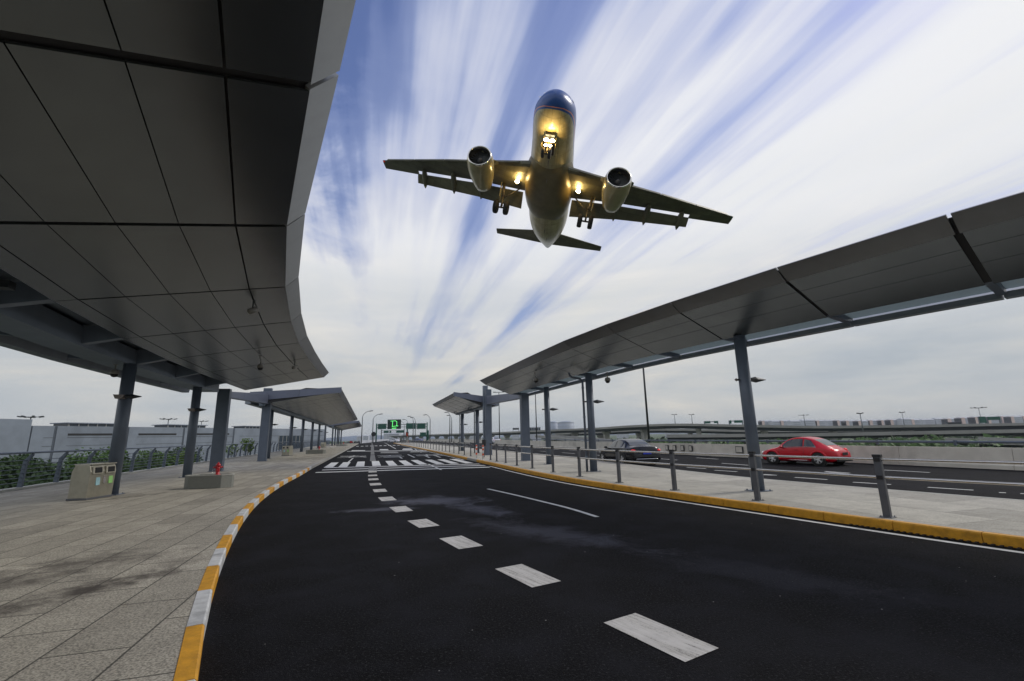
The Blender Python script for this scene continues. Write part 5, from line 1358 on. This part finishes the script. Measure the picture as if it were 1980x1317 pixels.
# ------------------------------------------------------------------ airliner
SF, SR = .535, .68
def plane_mats():
    m = bpy.data.materials.new('airliner_fuselage'); m.use_nodes = True; t = m.node_tree; b = t.nodes['Principled BSDF']
    tc = node(t, 'ShaderNodeTexCoord'); P = tc.outputs['Object']; sp = node(t, 'ShaderNodeSeparateXYZ'); t.links.new(P, sp.inputs[0]); X, Y, Z = sp.outputs
    n = noisen(t, P, 1.4, 6, .65, .4); n2 = noisen(t, P, 9, 4, .7)
    cream = rampn(t, n, [(.3, (.31, .265, .14)), (.55, (.43, .38, .225)), (.75, (.52, .48, .32))])
    # oily streaks along the belly
    mp = node(t, 'ShaderNodeMapping'); mp.inputs['Scale'].default_value = (.35, 5, 1); t.links.new(P, mp.inputs[0]); st = noisen(t, mp.outputs[0], 1.3, 5, .7)
    cream = mixn(t, rampn(t, st, [(.5, 0.), (.8, .5)]), cream, (.16, .13, .07))
    # rivet rows and plate seams
    mb = node(t, 'ShaderNodeMapping'); mb.inputs['Rotation'].default_value = (0, 0, 0); t.links.new(P, mb.inputs[0])
    bk = node(t, 'ShaderNodeTexBrick'); t.links.new(mb.outputs[0], bk.inputs['Vector']); bk.inputs['Scale'].default_value = 1; bk.inputs['Brick Width'].default_value = 1.5; bk.inputs['Row Height'].default_value = .62; bk.inputs['Mortar Size'].default_value = .012
    bk.inputs['Color1'].default_value = (1, 1, 1, 1); bk.inputs['Color2'].default_value = (.86, .86, .86, 1); bk.inputs['Mortar'].default_value = (.45, .42, .38, 1)
    cream = mixn(t, .8, cream, bk.outputs[0], 'MULTIPLY')
    # panel joints
    fx = mathn(t, 'ABSOLUTE', mathn(t, 'SUBTRACT', mathn(t, 'FRACT', mathn(t, 'MULTIPLY', X, .55)), .5))
    cream = mixn(t, rampn(t, fx, [(.008, .45), (.02, 0.)]), cream, (.12, .10, .06))
    xn = mathn(t, 'MULTIPLY', mathn(t, 'ADD', X, 15 - 15 * SF), -.1, clamp=True)          # 0 at the nose tip
    zb = rampn(t, xn, [(0, .0), (.022, .06), (.042, .15), (.07, .24), (.13, .36), (.27, .48), (.55, .58), (1, .66)])   # paint boundary, -2..1 mapped to 0..1
    edge = mathn(t, 'SUBTRACT', Z, mathn(t, 'SUBTRACT', mathn(t, 'MULTIPLY', zb, 3.), 2.))
    c = mixn(t, rampn(t, mathn(t, 'ADD', edge, .5), [(.49, 0.), (.51, 1.)]), cream, (.02, .075, .28))
    st1 = rampn(t, mathn(t, 'ADD', edge, .5), [(.66, 0.), (.67, 1.), (.73, 1.), (.74, 0.)])
    c = mixn(t, st1, c, (.65, .22, .12))
    white = rampn(t, mathn(t, 'MULTIPLY', X, -.05), [(.50, 0.), (.52, 1.)])
    up_ = rampn(t, mathn(t, 'ADD', Z, .5), [(.35, 0.), (.40, 1.)])
    c = mixn(t, mathn(t, 'MULTIPLY', white, up_), c, (.62, .63, .66))
    t.links.new(c, b.inputs['Base Color']); b.inputs['Roughness'].default_value = .28
    bn = node(t, 'ShaderNodeBump'); bn.inputs['Strength'].default_value = .08; bn.inputs['Distance'].default_value = .02; t.links.new(n2, bn.inputs['Height']); t.links.new(bn.outputs[0], b.inputs['Normal'])
    return m
M['fus'] = plane_mats()
def panelled(m, bw, bh, k=.7):
    t = m.node_tree; b = t.nodes['Principled BSDF']; src = b.inputs['Base Color'].links[0].from_socket
    tc = node(t, 'ShaderNodeTexCoord'); bk = node(t, 'ShaderNodeTexBrick'); mp = node(t, 'ShaderNodeMapping'); mp.inputs['Rotation'].default_value = (0, 0, R(78))
    t.links.new(tc.outputs['Object'], mp.inputs[0]); t.links.new(mp.outputs[0], bk.inputs['Vector'])
    bk.inputs['Scale'].default_value = 1; bk.inputs['Brick Width'].default_value = bw; bk.inputs['Row Height'].default_value = bh; bk.inputs['Mortar Size'].default_value = .014
    bk.inputs['Color1'].default_value = (1.15, 1.15, 1.1, 1); bk.inputs['Color2'].default_value = (.72, .72, .72, 1); bk.inputs['Mortar'].default_value = (.35, .33, .3, 1)
    t.links.new(mixn(t, k, src, bk.outputs[0], 'MULTIPLY'), b.inputs['Base Color']); return m
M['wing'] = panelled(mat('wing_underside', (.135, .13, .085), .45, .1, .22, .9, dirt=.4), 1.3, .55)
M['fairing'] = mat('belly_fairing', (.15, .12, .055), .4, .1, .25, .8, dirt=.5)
M['nacelle'] = mat('nacelle_cream', (.34, .30, .17), .25, .15, .12, 1.2, dirt=.4)
M['lip'] = mat('polished_intake_lip', (.72, .70, .64), .18, 1.)
M['gear'] = mat('gear_strut', (.10, .09, .07), .4, .3)
M['lamp'] = mat('landing_lamp', (1, .9, .6), .5, emit=(1, .86, .50), es=60)
def wx(x): return -15 + (x + 15) * (SF if x > -15 else SR)
def wp(x, y, z): return Vector((wx(x), y, z))
pl = thing('airliner', 'twin-engined airliner landing overhead with lights on, gear and flaps down, seen from below', 'airliner')
rv = Vector((-.293, .083, -1.6045)); ang = rv.length
pl.rotation_mode = 'QUATERNION'
from mathutils import Quaternion
pl.rotation_quaternion = Quaternion(rv.normalized(), ang); pl.location = (3.34 + .05, 21.13, 26.84 )
b = MB()
st = [(0, .02, -.55), (-.12, .30, -.54), (-.45, .56, -.50), (-1.1, .90, -.40), (-2.0, 1.21, -.27), (-3.2, 1.50, -.14), (-4.6, 1.62, -.04), (-6.2, 1.67, 0), (-9, 1.71, 0), (-14, 1.86, 0), (-20, 1.975, 0), (-24, 1.975, 0), (-26, 1.93, .06), (-28.5, 1.74, .24), (-31, 1.42, .50), (-33.5, 1.0, .80), (-35.5, .62, 1.02), (-36.9, .34, 1.16), (-37.5, .18, 1.22), (-37.57, .02, 1.22)]
N_ = 48; prev = None; st2 = []
xs = sorted(set([s[0] for s in st] + [-k * .7 for k in range(54) if -k * .7 > -37.4]), reverse=True)
sr1 = [(-s[0], s[1]) for s in st]; sz1 = [(-s[0], s[2]) for s in st]
for x in xs:
    rr = interp(sr1, -x); zc = interp(sz1, -x)
    ring = [b.bm.verts.new(wp(x, rr * math.cos(2 * math.pi * k / N_), zc + rr * 1.04 * math.sin(2 * math.pi * k / N_))) for k in range(N_)]
    if prev:
        for k in range(N_): f = b.bm.faces.new((prev[k], prev[(k + 1) % N_], ring[(k + 1) % N_], ring[k])); f.smooth = True
    prev = ring
b.build('fuselage', M['fus'], pl)
# belly fairing
b = MB(); prev = None
for i in range(25):
    u = i / 24; x = -11.2 - 12.0 * u; s = math.sin(math.pi * min(1, max(0, u))) ** .45 if 0 < u < 1 else .02
    w = 1.2 + 1.0 * s; zb = -1.55 - .98 * s
    ring = []
    for k in range(21):
        a = math.pi * k / 20; ca, sa = math.cos(a), math.sin(a)
        ring.append(b.bm.verts.new(wp(x, math.copysign(abs(ca) ** .75, ca) * w, -.5 + (zb + .5) * sa ** .62)))
    if prev:
        for k in range(20): f = b.bm.faces.new((prev[k], prev[k + 1], ring[k + 1], ring[k])); f.smooth = True
    prev = ring
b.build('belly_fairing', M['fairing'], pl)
def airfoil(x, y, z, c, th, tw=0.):
    pr = [(0, 0), (.02, .28), (.10, .46), (.30, .60), (.6, .42), (1, .03), (1, -.03), (.6, -.28), (.3, -.40), (.10, -.32), (.02, -.20)]
    return [wp(x - u * c, y, z + v * th - u * c * tw) for u, v in pr]
def loft(b, secs):
    rings = [[b.bm.verts.new(p) for p in s] for s in secs]
    for a, c in zip(rings, rings[1:]):
        n = len(a)
        for k in range(n): f = b.bm.faces.new((a[k], a[(k + 1) % n], c[(k + 1) % n], c[k])); f.smooth = False
    b.bm.faces.new(rings[0]); b.bm.faces.new(rings[-1])
wing = [(1.6, -11.9, 5.9, -1.30), (6.4, -14.5, 3.75, -.88), (13.0, -17.9, 1.95, -.10), (16.9, -20.0, 1.25, .45)]
def wsec(y):
    for a, c in zip(wing, wing[1:]):
        if y <= c[0]: k = (y - a[0]) / (c[0] - a[0]); return tuple(a[i] + (c[i] - a[i]) * k for i in range(4))
    return wing[-1]
for s in (1, -1):
    b = MB()
    loft(b, [airfoil(w[1], s * w[0], w[3], w[2], w[2] * .13 if w[0] < 2 else w[2] * .12, .04) for w in wing[:3]] + [airfoil(wing[2][1], s * 13.01, wing[2][3], 2.75, .24, .03), airfoil(wing[3][1], s * 16.9, wing[3][3], 1.65, .14, .03)])
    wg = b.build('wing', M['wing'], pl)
    # slats, drooped ahead of the leading edge
    for y0, y1 in ((2.6, 5.2), (6.5, 9.7), (9.8, 13.0), (13.1, 16.2)):
        b = MB(); secs = []
        for y in (y0, y1):
            q = wsec(y); secs.append([wp(q[1] + .42, s * y, q[3] - .22), wp(q[1] + .30, s * y, q[3] - .02), wp(q[1] + .02, s * y, q[3] + .12), wp(q[1] + .06, s * y, q[3] - .06), wp(q[1] + .22, s * y, q[3] - .26)])
        loft(b, secs); b.build('slat', M['nacelle'] if y0 < 0 else M['wing'], wg)
    # flaps: separate panels lowered behind the wing, leaving a slot
    for y0, y1, c0, c1 in ((2.25, 6.25, 1.75, 1.45), (6.4, 13.0, 1.4, 1.0)):
        b = MB(); secs = []
        for y, c in ((y0, c0), (y1, c1)):
            q = wsec(y); x0 = q[1] - q[2] - .28; z0 = q[3] - .30
            secs.append(airfoil(x0, s * y, z0, c, .20, .55))
        loft(b, secs); b.build('flap', M['wing'], wg)
    for y, l in ((6.3, 3.6), (9.1, 3.1), (12.2, 2.6)):
        q = wsec(y); x0 = q[1] - q[2] * .62; b = MB(); pts = []; rs = []
        for i in range(11):
            u = i / 10; pts.append(wp(x0 - l * u, s * y, q[3] - .32 - .75 * u * u)); rs.append(.03 + .25 * math.sin(math.pi * min(1, .06 + u * .94)) ** .6)
        b.tube(pts, rs, 10); b.build('flap_track_fairing', M['wing'], wg)
    q = wing[-1]
    b = MB(); b.ico(wp(q[1] - .1, s * 16.75, q[3] - .02), .12, 1); b.build('navigation_light', M['taillight'] if s < 0 else M['signgreen'], wg)
    # engine
    ex, ey, ez = -10.3, s * 5.75, -2.15
    MX = Matrix.Translation(wp(ex, ey, ez)) @ Matrix.Rotation(R(-90), 4, 'Y')
    kx = .72
    b = MB(); b.lathe([(.97, .05), (1.01, .12), (1.08, .5), (1.13, 1.2), (1.12, 2.2), (1.02, 3.4), (.87, 4.5), (.74, 5.2), (.70, 5.2), (.8, 4.6)], 40, MX @ Matrix.Diagonal((1, 1, kx, 1)), False); en = b.build('engine', M['nacelle'], pl)
    b = MB(); b.lathe([(1.015, .12), (.985, .01), (.94, -.02), (.90, .02), (.875, .14), (.90, .32)], 40, MX @ Matrix.Diagonal((1, 1, kx, 1)), False); b.build('intake_lip', M['lip'], en)
    b = MB(); b.lathe([(.90, .32), (.91, 1.05), (.001, 1.06)], 36, MX @ Matrix.Diagonal((1, 1, kx, 1)), False); b.build('intake_duct', M['black'], en)
    b = MB()
    for k in range(22):
        a = 2 * math.pi * k / 22; m2 = MX @ Matrix.Rotation(a, 4, 'Z'); b.face([m2 @ Vector(v) for v in ((.22, -.03, .66), (.89, -.10, .60), (.89, .10, .70), (.22, .05, .70))])
    b.build('fan', M['lampdark'], en)
    b = MB(); b.lathe([(.24, .68), (.18, .52), (.08, .38), (.001, .33)], 18, MX); b.build('spinner', M['post'], en)
    b = MB(); b.lathe([(.52, 3.6), (.42, 4.0), (.2, 4.45), (.001, 4.6)], 20, MX @ Matrix.Diagonal((1, 1, .95, 1))); b.build('exhaust_cone', M['wing'], en)
    b = MB(); q = wsec(5.75); b.hexa([wp(ex - .9, ey - .16, ez + .9), wp(ex - .9, ey + .16, ez + .9), wp(q[1] - 2.6, ey + .1, q[3] - .35), wp(q[1] - 2.6, ey - .1, q[3] - .35)], [wp(ex - 1.6, ey - .14, ez + 1.35), wp(ex - 1.6, ey + .14, ez + 1.35), wp(q[1] - 2.2, ey + .1, q[3]), wp(q[1] - 2.2, ey - .1, q[3])]); b.build('pylon', M['nacelle'], en)
    for sy in (-1, 1):
        b = MB(); m2 = MX; b.hexa([m2 @ Vector((.45, sy * 1.0, .75)), m2 @ Vector((.45, sy * 1.0, 1.5)), m2 @ Vector((.42, sy * 1.0, 1.5)), m2 @ Vector((.42, sy * 1.0, .75))], [m2 @ Vector((.62, sy * 1.36, 1.15)), m2 @ Vector((.62, sy * 1.36, 1.5)), m2 @ Vector((.60, sy * 1.36, 1.5)), m2 @ Vector((.60, sy * 1.36, 1.15))]); b.build('strake', M['wing'], en)
    # tailplane
    b = MB(); loft(b, [airfoil(-31.6, s * .4, .75, 3.9, .34), airfoil(-34.6, s * 6.2, 1.25, 1.5, .14)]); b.build('tailplane', M['wing'], pl)
    # main gear
    gx = -17.6; b = MB()
    b.tube([wp(gx + .1, s * 4.1, -1.15), wp(gx, s * 3.85, -2.6)], .14, 12); b.tube([wp(gx, s * 3.85, -2.5), wp(gx, s * 3.8, -3.85)], .085, 12)
    b.tube([wp(gx, s * 3.8, -3.8) + Vector((0, -.62, 0)), wp(gx, s * 3.8, -3.8) + Vector((0, .62, 0))], .08, 10)
    mg = b.build('main_gear', M['gear'], pl)
    b = MB(); b.tube([wp(gx + .2, s * 2.5, -1.6), wp(gx, s * 3.75, -2.75)], .06, 8); b.build('side_stay', M['gear'], mg)
    b = MB(); b.tube([wp(gx, s * 3.82, -2.9) + Vector((-.25, 0, 0)), wp(gx, s * 3.8, -3.35) + Vector((-.42, 0, 0)), wp(gx, s * 3.8, -3.75)], .035, 6); b.build('torque_link', M['gear'], mg)
    b = MB(); q0 = wp(gx, s * 4.22, -1.5); b.hexa([q0 + Vector((.5, 0, 0)), q0 + Vector((-.5, 0, 0)), q0 + Vector((-.38, -.12 * s, -1.4)), q0 + Vector((.38, -.12 * s, -1.4))], [q0 + Vector((.5, .05 * s, 0)), q0 + Vector((-.5, .05 * s, 0)), q0 + Vector((-.38, -.07 * s, -1.4)), q0 + Vector((.38, -.07 * s, -1.4))]); b.build('gear_door', M['nacelle'], mg)
    for sy in (-.47, .47):
        b = MB(); b.lathe([(.26, -.17), (.52, -.20), (.60, -.12), (.60, .12), (.52, .20), (.26, .17)], 28, Matrix.Translation(wp(gx, s * 3.8, -3.8) + Vector((0, sy, 0))) @ Matrix.Rotation(R(90), 4, 'X')); w_ = b.build('wheel', M['tyre'], mg)
        b = MB(); b.lathe([(.25, -.14), (.25, .14)], 16, Matrix.Translation(wp(gx, s * 3.8, -3.8) + Vector((0, sy, 0))) @ Matrix.Rotation(R(90), 4, 'X')); b.build('hub', M['gear'], w_)
    # landing lamps under the wing roots
    q0 = wp(-15.8, s * 2.72, -1.75); b = MB(); b.lathe([(.17, 0), (.20, .05), (.20, .16), (.1, .22)], 18, Matrix.Translation(q0) @ Matrix.Rotation(R(-100), 4, 'Y')); lh = b.build('landing_lamp', M['wing'], pl)
    b = MB(); b.lathe([(.19, -.012), (.001, -.05)], 18, Matrix.Translation(q0) @ Matrix.Rotation(R(-100), 4, 'Y'), False); b.build('lens', M['lamp'], lh)
    ld = bpy.data.lights.new('lamp_glow', 'POINT'); ld.energy = 110; ld.color = (1, .62, .18); ld.shadow_soft_size = .2
    lo = bpy.data.objects.new('lamp_glow', ld); col.objects.link(lo); lo.parent = lh; lo.location = q0 + Vector((.35, 0, -.25))
# fin
b = MB()
def vfoil(x, z, c, th): return [wp(x - u * c, v * th, z) for u, v in [(0, 0), (.1, .4), (.35, .55), (1, .04), (1, -.04), (.35, -.55), (.1, -.4)]]
loft(b, [vfoil(-29.0, 1.6, 6.2, .6), vfoil(-33.8, 7.6, 2.2, .25)]); b.build('fin', M['bluecar'], pl)
# nose gear, its wheel bay and lamps
gx = -5.1; b = MB(); b.tube([wp(gx, 0, -1.6), wp(gx, 0, -2.9)], .11, 10); b.tube([wp(gx, 0, -2.8), wp(gx, 0, -3.45)], .07, 10); b.tube([wp(gx, -.36, -3.4), wp(gx, .36, -3.4)], .06, 8); ng = b.build('nose_gear', M['gear'], pl)
b = MB(); b.tube([wp(gx - 1.6, 0, -1.9), wp(gx, 0, -2.7)], .055, 8); b.build('drag_stay', M['gear'], ng)
for sy in (-.25, .25):
    b = MB(); b.lathe([(.15, -.10), (.33, -.11), (.38, -.06), (.38, .06), (.33, .11), (.15, .10)], 24, Matrix.Translation(wp(gx, sy, -3.4)) @ Matrix.Rotation(R(90), 4, 'X')); b.build('wheel', M['tyre'], ng)
for s in (-1, 1):
    b = MB(); q0 = wp(gx - 1.2, s * .42, -1.85); b.hexa([q0 + Vector((.7, 0, 0)), q0 + Vector((-.55, 0, 0)), q0 + Vector((-.5, .10 * s, -.75)), q0 + Vector((.6, .10 * s, -.75))], [q0 + Vector((.7, .04 * s, 0)), q0 + Vector((-.55, .04 * s, 0)), q0 + Vector((-.5, .14 * s, -.75)), q0 + Vector((.6, .14 * s, -.75))]); b.build('gear_door', M['nacelle'], ng)
b = MB(); b.hexa([wp(-4.4, -.36, -2.0), wp(-4.4, .36, -2.0), wp(-8.2, .36, -2.075), wp(-8.2, -.36, -2.075)], [wp(-4.4, -.36, -1.7), wp(-4.4, .36, -1.7), wp(-8.2, .36, -1.7), wp(-8.2, -.36, -1.7)]); b.build('wheel_bay', M['black'], pl)
for k, (sy, dz, rr) in enumerate(((-.22, -2.30, .19), (.24, -2.30, .19), (-.17, -2.80, .12), (.17, -2.80, .12))):
    q0 = wp(gx + .25, sy, dz); mt = Matrix.Translation(q0) @ Matrix.Rotation(R(-100), 4, 'Y')
    b = MB(); b.lathe([(rr, 0), (rr * 1.15, .04), (rr * 1.1, .12), (rr * .5, .18)], 16, mt); lh = b.build('taxi_lamp', M['gear'], ng)
    b = MB(); b.lathe([(rr * .97, -.01), (.001, -.02)], 16, mt, False); b.build('lens', M['lamp'], lh)
ld = bpy.data.lights.new('lamp_glow', 'POINT'); ld.energy = 190; ld.color = (1, .62, .18); ld.shadow_soft_size = .15
lo = bpy.data.objects.new('lamp_glow', ld); col.objects.link(lo); lo.parent = ng; lo.location = wp(gx, 0, -2.6) + Vector((.5, 0, -.1))
# small antennas, drains and access panels on the belly
for (x, y, z, l) in ((-9.5, 0, -2.3, .35), (-12.5, 0, -2.75, .3), (-25, 0, -2.25, .35), (-28, .2, -1.8, .25)):
    b = MB(); b.hexa([wp(x, -.02, z + .3) + Vector((0, y, 0)), wp(x, .02, z + .3) + Vector((0, y, 0)), wp(x - .5, .02, z + .3) + Vector((0, y, 0)), wp(x - .5, -.02, z + .3) + Vector((0, y, 0))], [wp(x - .3, -.01, z) + Vector((0, y, 0)), wp(x - .3, .01, z) + Vector((0, y, 0)), wp(x - .5, .01, z) + Vector((0, y, 0)), wp(x - .5, -.01, z) + Vector((0, y, 0))]); b.build('antenna', M['lampdark'], pl)
b = MB(); b.lathe([(.16, -.02), (.14, .12)], 12, Matrix.Translation(wp(-37.45, 0, 1.22)) @ Matrix.Rotation(R(-90), 4, 'Y')); b.build('tail_exhaust', M['lampdark'], pl)
# cockpit windows
for s in (-1, 1):
    for (x0, x1, y0, y1, z0, z1) in ((-1.55, -2.25, .05, .55, .62, 1.02), (-1.75, -2.55, .62, 1.05, .50, .90), (-2.4, -3.2, 1.12, 1.40, .42, .80)):
        b = MB(); b.face([wp(x0, s * y0, z0 + .05), wp(x0 - .25, s * y1, z0 + .04), wp(x1 - .2, s * y1 * .97, z1 + .06), wp(x1, s * y0, z1 + .12)]); b.build('cockpit_window', M['glass'], pl)

# ------------------------------------------------------------------ haze
b = MB(); b.box((0, 0, 22), 7800, 7800, 60)
hz = bpy.data.materials.new('haze'); hz.use_nodes = True; ht = hz.node_tree; ht.nodes.clear()
ho = node(ht, 'ShaderNodeOutputMaterial'); pv = node(ht, 'ShaderNodeVolumePrincipled'); pv.inputs['Density'].default_value = .00018; pv.inputs['Color'].default_value = (.72, .78, .86, 1)
ht.links.new(pv.outputs[0], ho.inputs['Volume'])
tag(b.build('haze', hz), 'thin pale summer haze over the airport', 'haze', kind='stuff')
